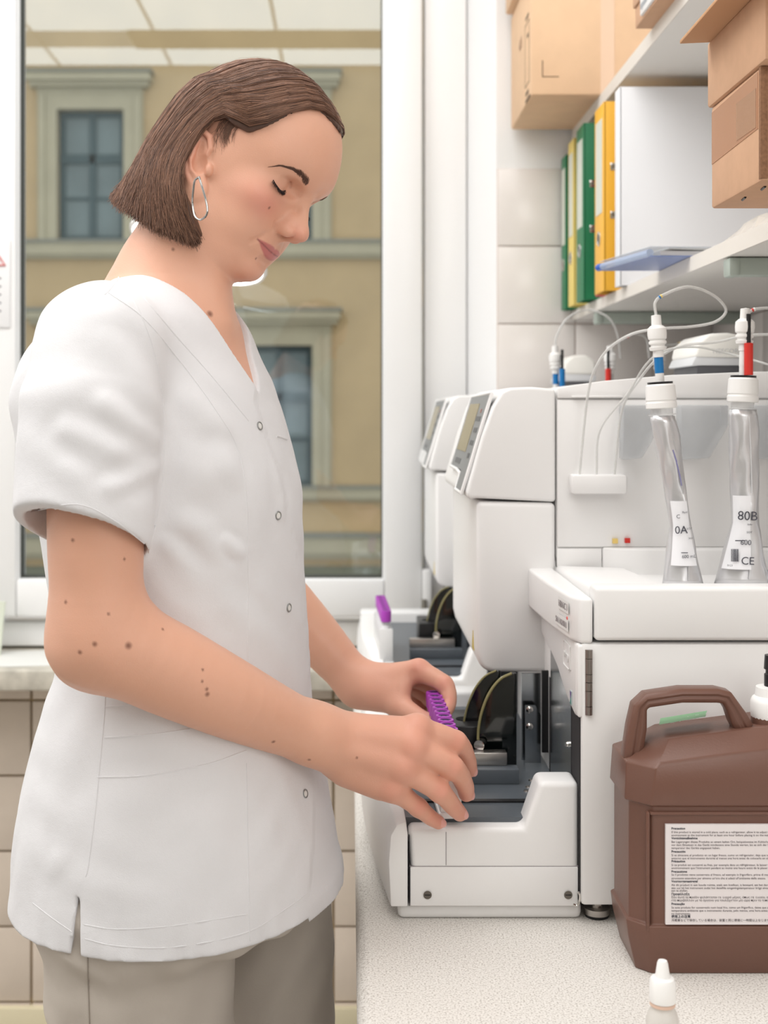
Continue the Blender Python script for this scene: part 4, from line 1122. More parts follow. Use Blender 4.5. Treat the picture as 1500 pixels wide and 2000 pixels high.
# round lamp behind her neck, standing on the sill
lp = thing('desk_lamp', 'white round glowing lamp on a jointed arm, behind her neck', 'lamp', (-.27, 2.52, ZC - .495))
cl = P(386, 494, 2.30)
nv = np.array([-.30, -.30, -.90]); nv = nv / np.linalg.norm(nv)
nv = np.array([-.30, -.26, -.92]); nv /= np.linalg.norm(nv)
obj('base', lathe([(.07, 0), (.07, .012), (.062, .018), (.012, .022)], (-.24, 2.54, ZC - .495), n=28), WHITEP, lp)
obj('arm', tube(spline([(-.24, 2.54, ZC - .48), (-.22, 2.55, ZC - .15), (-.235, 2.50, ZC + .15), tuple(cl + np.array([0, .08, .03])), tuple(cl - nv * .02)], 6), .008, 10), WHITEP, lp)
shd = obj('shade', lathe([(.128, 0), (.130, .006), (.122, .018), (.05, .034), (.012, .038)], cl, -nv, 40), WHITEP, lp)
GLOW = mat('lamp_diffuser', (1.0, .97, .93, 1), rough=.5, emit=5.0)
obj('diffuser', lathe([(.123, .0), (.118, .004), (.0001, .007)], cl, nv, 40), GLOW, shd)
# ================================================================== implicit surfaces -> meshes (used for body, cloth, hair)
def smin(a, b, k):
    h = np.maximum(k - np.abs(a - b), 0) / k
    return np.minimum(a, b) - h * h * k * 0.25
def smax(a, b, k): return -smin(-a, -b, k)
def rcone(p, a, b, ra, rb):
    a = np.asarray(a, float); b = np.asarray(b, float)
    ba = b - a; pa = p - a
    h = np.clip(pa @ ba / (ba @ ba), 0, 1)
    return np.linalg.norm(pa - h[:, None] * ba, axis=1) - (ra + (rb - ra) * h)
def chain(p, pts, rs, k=0.0):
    d = None
    for i in range(len(pts) - 1):
        e = rcone(p, pts[i], pts[i + 1], rs[i], rs[i + 1])
        d = e if d is None else (smin(d, e, k) if k else np.minimum(d, e))
    return d
def ell(p, c, R, B=None):
    q = p - np.asarray(c, float)
    if B is not None: q = q @ B          # columns of B: axes
    R = np.asarray(R, float)
    k0 = np.linalg.norm(q / R, axis=1); k1 = np.linalg.norm(q / (R * R), axis=1) + 1e-9
    return k0 * (k0 - 1) / k1
def dense(rows, n=90):
    r = np.array(spline(rows, n))
    return r[np.argsort(r[:, 0])]

def nets(fn, lo, hi, h, B=10, slack=1.25):
    """sparse surface nets of fn < 0 inside the box lo..hi with cell size h"""
    lo = np.asarray(lo, float); hi = np.asarray(hi, float)
    nb = np.maximum(np.ceil((hi - lo) / (h * B)).astype(int), 1)
    g = np.stack(np.meshgrid(*[np.arange(k) for k in nb], indexing='ij'), -1).reshape(-1, 3)
    ctr = lo + (g + 0.5) * h * B
    d = np.concatenate([fn(ctr[i:i + 60000]) for i in range(0, len(ctr), 60000)])
    g = g[np.abs(d) < h * B * 0.87 * slack]
    N = nb * B + 2
    st = np.array([N[1] * N[2], N[2], 1], dtype=np.int64)
    o = np.stack(np.meshgrid(*[np.arange(B + 1)] * 3, indexing='ij'), -1).reshape(-1, 3)
    VI, VP, Q = [], [], []
    corners = [(0,0,0),(0,0,1),(0,1,0),(0,1,1),(1,0,0),(1,0,1),(1,1,0),(1,1,1)]
    edges = [(a, b) for a in range(8) for b in range(a + 1, 8) if bin(a ^ b).count('1') == 1]
    CN = 120
    for i in range(0, len(g), CN):
        gg = g[i:i + CN]
        idx = gg[:, None, :] * B + o[None]
        v = fn((lo + idx.reshape(-1, 3) * h)).reshape(len(gg), B + 1, B + 1, B + 1)
        s = v < 0
        cnt = np.zeros((len(gg), B, B, B), int)
        for c in corners: cnt += s[:, c[0]:c[0] + B, c[1]:c[1] + B, c[2]:c[2] + B]
        act = np.argwhere((cnt > 0) & (cnt < 8))
        if not len(act): continue
        b, ci = act[:, 0], act[:, 1:]
        cv = np.stack([v[b, ci[:, 0] + c[0], ci[:, 1] + c[1], ci[:, 2] + c[2]] for c in corners], 1)
        acc = np.zeros((len(act), 3)); n = np.zeros(len(act))
        for a, e in edges:
            va, ve = cv[:, a], cv[:, e]
            m = (va < 0) != (ve < 0)
            t = np.where(m, va / np.where(va == ve, 1, va - ve), 0)
            pa = np.array(corners[a], float); pe = np.array(corners[e], float)
            acc += np.where(m[:, None], pa + (pe - pa) * t[:, None], 0); n += m
        gi = gg[b] * B + ci
        VI.append(gi @ st); VP.append(lo + (gi + acc / n[:, None]) * h)
        for ax in range(3):
            u, w = [(1, 2), (2, 0), (0, 1)][ax]
            sh = [slice(None), slice(0, B), slice(0, B), slice(0, B)]
            s0 = s[:, :B, :B, :B]
            sl = [slice(None)] + [slice(0, B)] * 3; sl[ax + 1] = slice(1, B + 1)
            s1 = s[tuple(sl)]
            e = np.argwhere(s0 != s1)
            if not len(e): continue
            ge = gg[e[:, 0]] * B + e[:, 1:]
            inside = s0[e[:, 0], e[:, 1], e[:, 2], e[:, 3]]
            du = np.zeros(3, int); du[u] = 1; dw = np.zeros(3, int); dw[w] = 1
            ok = (ge[:, u] > 0) & (ge[:, w] > 0)
            ge, inside = ge[ok], inside[ok]
            q = np.stack([(ge - du - dw) @ st, (ge - dw) @ st, ge @ st, (ge - du) @ st], 1)
            q[~inside] = q[~inside][:, ::-1]
            Q.append(q)
    VI = np.concatenate(VI); VP = np.concatenate(VP); Q = np.concatenate(Q)
    VI, k = np.unique(VI, return_index=True); VP = VP[k]
    f = np.searchsorted(VI, Q); f = np.minimum(f, len(VI) - 1)
    good = (VI[f] == Q).all(1)
    f = f[good]
    fs = np.unique(np.sort(f, 1), axis=0, return_index=True)[1]
    return VP, f[fs]

def smooth_mesh(v, f, it=2, w=0.5):
    e = np.concatenate([f[:, [0, 1]], f[:, [1, 2]], f[:, [2, 3]], f[:, [3, 0]]])
    e = np.concatenate([e, e[:, ::-1]])
    cnt = np.bincount(e[:, 0], minlength=len(v))[:, None]
    for k in range(it):
        for ww in (w, -w * 1.02):
            s = np.stack([np.bincount(e[:, 0], weights=v[e[:, 1], i], minlength=len(v)) for i in range(3)], 1)
            v = v + ww * (s / np.maximum(cnt, 1) - v)
    return v

def npmesh(name, v, f, m, parent=None, col=None, smooth=True):
    me = bpy.data.meshes.new(name)
    me.vertices.add(len(v)); me.vertices.foreach_set('co', np.asarray(v, np.float32).ravel())
    k = f.shape[1]
    me.loops.add(f.size); me.loops.foreach_set('vertex_index', f.astype(np.int32).ravel())
    me.polygons.add(len(f))
    me.polygons.foreach_set('loop_start', np.arange(0, f.size, k, dtype=np.int32))
    me.polygons.foreach_set('loop_total', np.full(len(f), k, np.int32))
    me.update(calc_edges=True); me.validate()
    if smooth: me.polygons.foreach_set('use_smooth', [True] * len(me.polygons))
    if col is not None:
        a = me.color_attributes.new('tint', 'FLOAT_COLOR', 'POINT')
        c = np.ones((len(v), 4), np.float32); c[:, :3] = col
        a.data.foreach_set('color', c.ravel())
    me.materials.append(m)
    return link(bpy.data.objects.new(name, me), parent)

def ray_hit(fn, px, py, D0=0.95, D1=1.75):
    """where a line of sight measured on the photo meets a modelled surface (arrays welcome)"""
    px = np.atleast_1d(np.asarray(px, float)); py = np.atleast_1d(np.asarray(py, float))
    D = np.full(len(px), D0)
    for i in range(90):
        p = np.stack([(px - VX) / FP * D, D, ZC - (py - VY) / FP * D], 1)
        d = fn(p)
        D = np.minimum(D + np.maximum(d, -0.01) * 0.7, D1)
    return np.stack([(px - VX) / FP * D, D, ZC - (py - VY) / FP * D], 1)
def grad(fn, p, e=0.0008):
    g = np.stack([fn(p + np.eye(3)[i] * e) - fn(p - np.eye(3)[i] * e) for i in range(3)], 1)
    return g / (np.linalg.norm(g, axis=1, keepdims=True) + 1e-9)
# ================================================================== the woman at the bench
def A(px, py, D): return P(px, py, D)
# ---- head frame: f forward, r her right (towards the lens), u up; numbers in cm of a standard head
PSI = math.radians(21); TILT = math.radians(31.0)
ct, s_t, cp, sp = math.cos(TILT), math.sin(TILT), math.cos(PSI), math.sin(PSI)
hf = np.array([cp * ct, -sp, -cp * s_t]); hu = np.array([s_t, 0, ct]); hr = np.cross(hf, hu)
HS = 0.0096
HB = np.stack([hf, hr, hu], 1)
HO = P(638, 361, 1.275) - HB @ (np.array([9.25, 0, 2.5]) * HS)
def to_head(p): return (p - HO) @ HB / HS
def from_head(q): return HO + (np.asarray(q, float) * HS) @ HB.T

HT = np.array([  # u, front, half width, back, centre
    (-12.0, 3.0, 1.5, 0.6, 2.0), (-11.0, 5.0, 2.9, 0.2, 2.6), (-10.2, 6.5, 4.0, -0.3, 2.8), (-9.0, 7.2, 4.9, -1.5, 2.5),
    (-7.3, 7.5, 5.6, -4.0, 1.8), (-5.0, 7.7, 6.2, -6.5, 0.8), (-3.0, 7.6, 6.6, -8.0, 0.2), (-1.0, 7.55, 6.95, -9.0, -0.3),
    (0.8, 7.95, 7.1, -9.6, -0.3), (2.5, 9.15, 7.2, -9.7, -0.3), (5.0, 8.6, 7.1, -9.3, 0.0), (7.5, 7.3, 6.4, -7.9, 0.0),
    (9.5, 5.4, 4.8, -5.9, 0.0), (10.9, 2.0, 1.6, -2.6, 0.0)])
HTd = dense(HT, 12)
def part(p, on, fn, far):
    d = np.full(len(p), float(far))
    if on.any(): d[on] = fn(p[on])
    return d
def mir(q, fn):      # evaluate a feature on both sides of the face
    m = q.copy(); m[:, 1] = np.abs(m[:, 1]); return fn(m)
# right ear frame
ea = math.radians(25); eo = math.radians(15)
e1 = np.array([-math.sin(ea), 0.10, math.cos(ea)]); e1 /= np.linalg.norm(e1)
e2 = np.array([-math.cos(eo) * math.cos(ea), math.sin(eo), -math.sin(ea) * .9]); e2 -= e1 * (e1 @ e2); e2 /= np.linalg.norm(e2)
e3 = np.cross(e2, e1); e3 *= np.sign(e3[1])
EC = np.array([-0.9, 7.35, -2.65])
EB = np.stack([e1, e2, e3], 1)
def ear_sdf(q):
    m = q.copy(); m[:, 1] = np.abs(m[:, 1])
    return part(m, np.linalg.norm(m - EC, axis=1) < 5.2, ear_near, 40)
def ear_near(m):
    w = (m - EC) @ EB / 1.1
    d = ell(w, (0.35, 0.1, -0.1), (2.5, 1.25, 0.42))
    d = smin(d, ell(w, (-2.35, -0.45, -0.05), (0.95, 0.72, 0.36)), 0.5)
    hel = [(0.35, -0.75, .1), (1.2, -1.15, .25), (2.3, -0.95, .3), (2.95, -0.1, .3), (2.45, 0.7, .3), (1.4, 1.1, .3), (0.0, 1.15, .25), (-1.3, 0.8, .15), (-2.2, 0.25, .0)]
    d = smax(d, -ell(w, (0.75, 0.0, 0.55), (1.75, 0.80, 0.62)), 0.2)
    d = smin(d, chain(w, hel, [.16, .22, .27, .29, .29, .27, .25, .24, .25], 0.1), 0.12)
    ant = [(2.0, 0.05, .1), (1.1, 0.40, .25), (0.1, 0.48, .3), (-0.9, 0.35, .22), (-1.45, -0.1, .15)]
    d = smin(d, chain(w, ant, [.2, .27, .3, .27, .25], 0.1), 0.25)
    d = smax(d, -ell(w, (-0.25, -0.35, 0.35), (0.95, 0.72, 0.75)), 0.2)
    d = smin(d, ell(w, (-0.75, -1.2, 0.15), (0.62, 0.36, 0.42)), 0.3)
    return d * 1.1
def head_local(q):
    f, r, u = q[:, 0], q[:, 1], q[:, 2]
    uu = np.clip(u, -13, 10.9)
    M = np.interp(uu, HTd[:, 0], HTd[:, 1]); Wd = np.interp(uu, HTd[:, 0], HTd[:, 2])
    Bk = np.interp(uu, HTd[:, 0], HTd[:, 3]); f0 = np.interp(uu, HTd[:, 0], HTd[:, 4])
    a = np.where(f > f0, M - f0, f0 - Bk)
    n = 2.2
    x = np.abs(f - f0) / a; y = np.abs(r) / Wd
    rho = (x ** n + y ** n) ** (1 / n) + 1e-6
    L = np.hypot(f - f0, r)
    d = np.where(L > 0.3, L * (1 - 1 / rho), -np.minimum(a, Wd)) * 0.85
    d = np.maximum(d, np.maximum(u - 10.6, -11.6 - u))
    d = smin(d, ell(q, (-0.5, 0, 2.7), (9.1, 7.15, 8.3)), 1.4)
    on = f > 1.5
    if on.any(): d[on] = face(q[on], d[on])
    return smin(d, ear_sdf(q), 0.35)
def face(q, d):
    # brow, socket, eyeball
    d = smin(d, mir(q, lambda m: chain(m, [(7.95, 0.9, 1.75), (7.0, 2.7, 2.15), (5.2, 4.7, 1.5)], [.75, .75, .7])), 1.0)
    d = smax(d, -mir(q, lambda m: ell(m, (7.95, 3.15, -.1), (1.5, 1.95, 1.05))), 0.55)
    d = smin(d, mir(q, lambda m: ell(m, (5.45, 3.35, -0.05), (1.45, 1.6, 1.35))), 0.3)
    # lid crease, lower lid
    d = smax(d, -mir(q, lambda m: chain(m, [(6.8, 2.1, 0.30), (6.75, 2.9, 0.85), (6.3, 3.8, 0.88), (5.6, 4.6, 0.45)], [.05, .08, .08, .04])), 0.2)
    d = smin(d, mir(q, lambda m: chain(m, [(6.6, 2.1, -1.1), (6.4, 3.0, -1.5), (5.9, 3.9, -1.4), (5.2, 4.7, -.8)], [.25, .3, .3, .22])), 0.6)
    # cheekbone, fullness of the cheek
    d = smin(d, mir(q, lambda m: ell(m, (4.7, 4.4, -2.5), (2.2, 1.75, 1.8))), 1.6)
    d = smin(d, mir(q, lambda m: ell(m, (4.5, 3.4, -5.2), (2.1, 1.7, 2.0))), 1.6)
    # mouth region
    d = smin(d, ell(q, (6.0, 0, -6.4), (1.7, 2.9, 1.7)), 1.0)
    d = smax(d, -mir(q, lambda m: rcone(m, (8.0, 1.95, -4.5), (6.95, 3.35, -6.7), .12, .10)), 0.55)
    d = smin(d, mir(q, lambda m: ell(m, (7.28, 0.75, -6.05), (.60, 1.6, .36))), 0.3)
    d = smin(d, ell(q, (7.18, 0, -6.85), (.66, 1.85, .44)), 0.3)
    d = smax(d, -mir(q, lambda m: chain(m, [(8.05, 0, -6.42), (7.7, 0.9, -6.46), (6.95, 1.9, -6.38), (6.0, 2.85, -6.12)], [.06, .06, .07, .09])), 0.14)
    d = smin(d, ell(q, (6.4, 0, -8.95), (1.35, 1.8, 1.25)), 1.1)
    d = smax(d, -rcone(q, (7.75, -.9, -7.85), (7.75, .9, -7.85), .25, .25), 0.7)
    # nose
    nb = chain(q, [(7.75, 0, 1.0), (8.3, 0, -0.8), (9.2, 0, -2.6)], [.55, .62, .74], 0.2)
    nb = smin(nb, ell(q, (9.5, 0, -3.3), (1.0, .92, .88)), 0.6)
    nb = smin(nb, mir(q, lambda m: ell(m, (8.45, 1.12, -3.75), (1.05, .62, .72))), 0.35)
    nb = smin(nb, mir(q, lambda m: ell(m, (8.3, .8, -2.9), (1.0, .6, 1.1))), 0.5)
    nb = smin(nb, rcone(q, (9.2, 0, -4.1), (8.0, 0, -4.65), .34, .3), 0.3)
    d = smin(d, nb, 0.75)
    d = smax(d, -mir(q, lambda m: chain(m, [(7.7, 1.8, -3.1), (7.35, 1.95, -3.7), (7.45, 1.75, -4.4)], [.03, .08, .06])), 0.25)
    d = smax(d, -mir(q, lambda m: ell(m, (8.95, 0.56, -4.42), (.55, .27, .32))), 0.2)
    return d

# ---- body joints
SR, SL = A(195, 668, 1.15), A(436, 775, 1.45)
NB0, NB1 = A(316, 628, 1.305), A(380, 430, 1.29)
ELR, WRR = A(192, 1243, 1.118), A(612, 1433, 1.232)
ELL_, WRL = A(428, 1050, 1.60), A(700, 1338, 1.53)
TY = math.radians(22)
tf = np.array([math.cos(TY), -math.sin(TY)]); tl = np.array([-math.sin(TY), -math.cos(TY)])     # forward, her right
def trow(py, back, front, b, D=1.30):
    s_ = D / FP
    c = ((back + front) / 2 - VX) * s_; hw = (front - back) / 2 * s_
    a = math.sqrt(max(hw ** 2 - (b * math.sin(TY)) ** 2, 1e-4)) / math.cos(TY)
    return (-(py - VY) * s_, c, D, a, b)
rows = [(.135, -.187, 1.30, .040, .045), (.110, -.190, 1.30, .062, .075), (.085, -.200, 1.30, .088, .115),
        trow(700, 72, 503, .138), trow(775, 48, 537, .150), trow(850, 58, 562, .154), trow(950, 85, 586, .152),
        trow(1090, 113, 592, .148), trow(1200, 128, 597, .146), trow(1290, 134, 600, .150), trow(1400, 100, 607, .160),
        trow(1560, 65, 640, .176), trow(1700, 52, 662, .184), trow(1850, 46, 672, .188), trow(2000, 50, 672, .188)]
TR = dense(rows[::-1], 10)
def torso(p, inset=0.0):
    z = p[:, 2] - ZC
    zc = np.clip(z, TR[0, 0], TR[-1, 0])
    cx, cy, a, b = [np.interp(zc, TR[:, 0], TR[:, i]) for i in (1, 2, 3, 4)]
    a = a - inset; b = b - inset
    dx, dy = p[:, 0] - cx, p[:, 1] - cy
    F_, L_ = dx * tf[0] + dy * tf[1], dx * tl[0] + dy * tl[1]
    n = 2.2
    rho = ((np.abs(F_) / a) ** n + (np.abs(L_) / b) ** n) ** (1 / n) + 1e-6
    R_ = np.hypot(F_, L_)
    d = np.where(R_ > 0.01, R_ * (1 - 1 / rho), -np.minimum(a, b)) * 0.9
    return smax(d, z - (.128 - inset), .03), F_, L_, z
def girdle(p, g=0.0):
    d = rcone(p, NB0, SR, .046 + g, .045 + g)
    d = smin(d, rcone(p, NB0, SL, .044 + g, .043 + g), .03)
    return d
def neck(p):
    d = rcone(p, NB0, NB1, .055, .049)
    d = smin(d, rcone(p, from_head((-2.4, 5.4, -5.2)), A(428, 630, 1.262), .006, .004), .03)   # neck muscle
    d = smin(d, rcone(p, A(312, 540, 1.30), A(290, 620, 1.31), .040, .050), .03)
    d = smin(d, ell(p, A(402, 590, 1.285), (.016, .018, .03)), .03)
    return d
def skin_upper(p):
    d = part(p, np.linalg.norm(p - HO, axis=1) < .19, lambda x: head_local(to_head(x)) * HS, .05)
    d = smin(d, neck(p), .013)
    t = part(p, p[:, 2] < ZC + .24, lambda x: smin(torso(x, .0065)[0], girdle(x, -.004), .035), .1)
    d = smin(d, t, .03)
    return d

# ---- right arm and hand
def limb(p, pts, rs, n=4):
    q = spline([np.append(a, r) for a, r in zip(pts, rs)], n)
    return chain(p, [x[:3] for x in q], [x[3] for x in q])
def arm_r(p):
    d = limb(p, [SR, A(188, 1000, 1.122), A(188, 1130, 1.118), ELR], [.046, .0425, .0405, .0375])
    d = smin(d, limb(p, [ELR, A(290, 1288, 1.132), A(430, 1355, 1.165), A(540, 1405, 1.207), WRR], [.0375, .0415, .0370, .0312, .0268]), .03)
    d = smin(d, rcone(p, A(172, 1272, 1.125), A(168, 1285, 1.13), .022, .018), .03)
    return d
def finger(p, pts, rs, side=None):
    d = limb(p, pts, rs, 4)
    d = smin(d, np.linalg.norm(p - pts[1], axis=1) - rs[1] * 1.02, .004)
    return d
NAILS_R = {'index': (.55, -.62, .15), 'middle': (.6, -.62, .3), 'ring': (.45, -.75, .35), 'pinky': (.35, -.8, .35)}
RF = {
 'index':  ([A(815, 1424, 1.258), A(890, 1449, 1.268), A(911, 1481, 1.290), A(917, 1503, 1.305)], [.0128, .0106, .0092, .0080]),
 'middle': ([A(806, 1459, 1.246), A(884, 1499, 1.253), A(906, 1530, 1.272), A(911, 1550, 1.285)], [.0130, .0106, .0093, .0081]),
 'ring':   ([A(788, 1500, 1.245), A(858, 1546, 1.250), A(884, 1574, 1.262), A(898, 1589, 1.272)], [.0124, .0100, .0088, .0077]),
 'pinky':  ([A(766, 1538, 1.252), A(817, 1577, 1.262), A(840, 1596, 1.270), A(856, 1606, 1.277)], [.0112, .0089, .0079, .0069]),
 'thumb':  ([A(690, 1440, 1.262), A(745, 1440, 1.300), A(803, 1452, 1.325), A(838, 1462, 1.330)], [.0150, .0125, .0105, .0085]),
}
def palm(p, W0, F_, dirs, k=.016):
    d = None
    for nm, r0, r1, off in dirs:
        e = rcone(p, W0 + off, F_[nm][0][0], r0, r1)
        d = e if d is None else smin(d, e, k)
    return d
def hand_r(p):
    W0 = A(655, 1450, 1.246)
    d = palm(p, W0, RF, [('index', .0165, .0118, A(655, 1425, 1.25) - W0), ('middle', .0165, .0125, A(655, 1442, 1.243) - W0),
                         ('ring', .0165, .0125, A(655, 1462, 1.243) - W0), ('pinky', .016, .0118, A(655, 1480, 1.25) - W0)])
    d = smin(d, rcone(p, WRR, W0, .0265, .0215), .02)
    d = smin(d, chain(p, [A(680, 1500, 1.262), A(740, 1530, 1.268)], [.017, .0145]), .02)
    for nm in ('index', 'middle', 'ring', 'pinky'):
        f = RF[nm]
        d = smin(d, finger(p, *f, NAILS_R[nm]), .008)
        d = smin(d, np.linalg.norm(p - (f[0][0] + np.array([0, -.004, .003])), axis=1) - f[1][0] * .88, .008)   # knuckle
    # tendons
    d = smin(d, rcone(p, A(665, 1428, 1.232), A(800, 1440, 1.244), .0035, .004), .014)
    d = smin(d, rcone(p, A(665, 1462, 1.227), A(778, 1492, 1.238), .0030, .0035), .014)
    return smin(d, finger(p, *RF['thumb']), .012)
def nail_pt(F_, nm, side):
    pts = F_[nm][0]; ax = pts[-1] - pts[-2]; ax /= np.linalg.norm(ax)
    n = np.asarray(side, float); n = n - ax * (n @ ax); n /= np.linalg.norm(n)
    return pts[-1] + ax * F_[nm][1][-1] * 0.25 + n * F_[nm][1][-1] * .93, ax, n
def skin_right(p):
    d = smin(part(p, p[:, 0] < .02, arm_r, .1), part(p, p[:, 0] > -.09, hand_near, .1), .018)
    return d
def hand_near(p):
    d = hand_r(p)
    for nm, sd in NAILS_R.items():
        c, ax, n = nail_pt(RF, nm, sd); t = np.cross(ax, n)
        d = smin(d, ell(p, c - n * .0012, (.0052, .0041, .0021), np.stack([ax, t, n], 1)), .0008)
    return d

# ---- left arm and hand
LF = {
 'index':  ([A(818, 1309, 1.500), A(868, 1337, 1.480), A(877, 1370, 1.468), A(868, 1394, 1.455)], [.0125, .0100, .0088, .0078]),
 'middle': ([A(806, 1318, 1.522), A(857, 1352, 1.515), A(862, 1382, 1.498), A(850, 1402, 1.480)], [.0122, .0098, .0086, .0076]),
 'ring':   ([A(795, 1332, 1.540), A(842, 1366, 1.540), A(848, 1392, 1.520), A(840, 1410, 1.500)], [.0115, .0092, .0082, .0074]),
 'pinky':  ([A(780, 1350, 1.552), A(820, 1384, 1.552), A(826, 1404, 1.535), A(822, 1418, 1.520)], [.0105, .0082, .0074, .0066]),
 'thumb':  ([A(728, 1352, 1.515), A(778, 1378, 1.487), A(816, 1400, 1.462), A(842, 1411, 1.445)], [.0165, .0135, .0105, .0085]),
}
def skin_left(p):
    d = chain(p, [SL, ELL_], [.042, .036])
    d = smin(d, limb(p, [ELL_, A(520, 1140, 1.575), A(610, 1236, 1.55), WRL], [.035, .0365, .0315, .0235]), .02)
    W0 = A(728, 1340, 1.525)
    e = palm(p, W0, LF, [('index', .0175, .0128, A(728, 1330, 1.52) - W0), ('middle', .017, .0125, A(730, 1338, 1.53) - W0),
                         ('ring', .016, .012, A(730, 1346, 1.54) - W0), ('pinky', .015, .011, A(728, 1354, 1.55) - W0)], .014)
    e = smin(e, rcone(p, WRL, W0, .0235, .021), .02)
    e = smin(e, rcone(p, A(735, 1352, 1.508), A(785, 1345, 1.492), .015, .009), .018)     # web between thumb and index
    for nm in ('index', 'middle', 'ring', 'pinky'): e = smin(e, finger(p, *LF[nm]), .006)
    e = smin(e, finger(p, *LF['thumb']), .014)
    # creases of the web
    for a_, b_ in (((806, 1316, 1.484), (812, 1352, 1.478)), ((818, 1318, 1.478), (822, 1342, 1.476))):
        e = smax(e, -rcone(p, A(*a_), A(*b_), .0022, .0015), .006)
    return smin(d, e, .016)

# ---- legs and hidden trunk (under the clothes), feet
HIPR, HIPL = A(300, 1780, 1.24), A(525, 1790, 1.40)
KNR, KNL = np.array([-.215, 1.235, .47]), np.array([-.10, 1.40, .47])
ANR, ANL = np.array([-.225, 1.25, .09]), np.array([-.12, 1.42, .09])
def skin_low(p):
    t = torso(p, .02)[0]
    t = smax(t, (ZC - .44) - p[:, 2], .02)
    d = smin(t, chain(p, [HIPR, KNR, ANR], [.070, .045, .034], .02), .03)
    d = smin(d, chain(p, [HIPL, KNL, ANL], [.060, .045, .034], .02), .03)
    for an in (ANR, ANL):
        d = smin(d, rcone(p, an + np.array([-.02, 0, -.045]), an + np.array([.13, -.02, -.055]), .030, .022), .02)
    return d

def in_v(p, g=0.0):
    """neck opening of the top: > 0 outside it, < 0 inside"""
    t, F_, L_, z = torso(p)
    zl = .018 + 1.75 * np.abs(L_ + .010) - .75 * L_ * 0.22
    front = zl - z
    back = (.150 - z) + 0 * z
    return (np.where(F_ > -.02, front, np.maximum(front, back)) * .55 + g)

def skin_colour(v):
    q = to_head(v)
    base = np.array(S(226, 173, 147)[:3])
    c = np.tile(base, (len(v), 1))
    n = np.sin(v @ np.array([61., 37, 53])) * np.sin(v @ np.array([-43., 71, 29])) * 0.5 + np.sin(v @ np.array([151., -97, 113])) * .3
    c *= (1 + 0.035 * n)[:, None]
    def blend(w, col):
        w = np.clip(w, 0, 1)[:, None]; c[:] = c * (1 - w) + np.array(S(*col)[:3]) * w
    def g(pt, R):
        m = q.copy(); m[:, 1] = np.abs(m[:, 1])
        return np.exp(-(((m - np.array(pt)) / np.array(R)) ** 2).sum(1))
    head = (q[:, 0] > 2) & (q[:, 2] > -12)
    blend(0.62 * g((5.8, 4.4, -2.7), (2.6, 2.2, 1.7)), (224, 138, 124))
    blend(0.40 * g((9.7, 0.4, -3.5), (1.3, 1.4, 1.0)), (226, 142, 126))
    blend(0.22 * g((6.8, 0, -9.5), (2.5, 2.4, 1.5)), (216, 140, 124))
    blend(0.45 * g((6.7, 3.3, 0.9), (1.2, 1.5, .6)), (205, 150, 124))      # lids
    blend(0.30 * g((6.8, 2.6, -1.5), (1.2, 1.4, .5)), (190, 132, 112))
    m_ = q.copy(); m_[:, 1] = np.abs(m_[:, 1])
    blend(.55 * np.exp(-(np.maximum(chain(m_, [(6.9, 2.0, .2), (6.85, 2.9, .85), (6.4, 3.8, .9), (5.6, 4.7, .4)], [0] * 4), 0) / .16) ** 2), (168, 108, 88))
    # ears slightly red
    w = np.abs(q[:, 1]); blend(0.35 * np.clip((w - 7.2) / .8, 0, 1) * (q[:, 2] > -5) * (q[:, 2] < 4), (222, 140, 120))
    # lips
    m = q.copy(); m[:, 1] = np.abs(m[:, 1])
    yc = m[:, 1] / 2.85
    up = -6.44 + .26 * yc ** 2; top = -5.82 - .12 * np.exp(-((m[:, 1]) / .28) ** 2) - .28 * yc ** 2; bot = -7.28 + 1.12 * yc ** 2
    inside = np.minimum(top - m[:, 2], m[:, 2] - bot)
    blend(np.clip(inside / .14 + .4, 0, 1) * (yc < 1.02) * (q[:, 0] > 6.2) * .85, (190, 104, 104))
    line = np.exp(-((m[:, 2] - up) / .07) ** 2) * (yc < 1.0) * (q[:, 0] > 6.2); blend(line * .7, (120, 60, 60))
    blend(g((8.8, .56, -4.6), (.5, .26, .22)) * .8, (120, 66, 56))
    # arms: pinker hands and knuckles
    x = v[:, 0]
    hand = np.clip((x + .03) / .06, 0, 1) * (v[:, 2] < ZC - .2)
    blend(hand * .30, (226, 158, 140))
    for F_ in (RF, LF):
        for nm in ('index', 'middle', 'ring', 'pinky'):
            for j, s_, a_ in ((0, .011, .45), (1, .008, .42), (2, .006, .34), (3, .009, .36)):
                d = np.linalg.norm(v - (F_[nm][0][j] + np.array([0, -.006, .003])), axis=1); blend(a_ * np.exp(-(d / s_) ** 2), (218, 124, 112))
    for nm, sd in NAILS_R.items():
        cpt, ax, nn = nail_pt(RF, nm, sd); t = np.cross(ax, nn); w = (v - cpt) @ np.stack([ax, t, nn], 1)
        e = (w[:, 0] / .0055) ** 2 + (w[:, 1] / .0043) ** 2; on = (e < 1) & (np.abs(w[:, 2]) < .0035)
        blend(on * .75, (236, 180, 174)); blend(on * (w[:, 0] > .0035) * .7, (244, 220, 212))
    # moles
    for (px, py, r, fn) in MOLES:
        h = ray_hit(fn, px, py)[0]
        blend(np.clip(1.4 - np.linalg.norm(v - h, axis=1) / (r * .00052), 0, 1) * .8, (112, 66, 50))
    return c
SKM = mat('skin', S(226, 174, 148), rough=0.42, spec=0.45, sss=0.10, bump=0.10, bscale=900)
_nt = SKM.node_tree; _a = _nt.nodes.new('ShaderNodeVertexColor'); _a.layer_name = 'tint'
_nt.links.new(_a.outputs['Color'], _nt.nodes['Principled BSDF'].inputs['Base Color'])
def skin_head_only(p): return skin_upper(p)
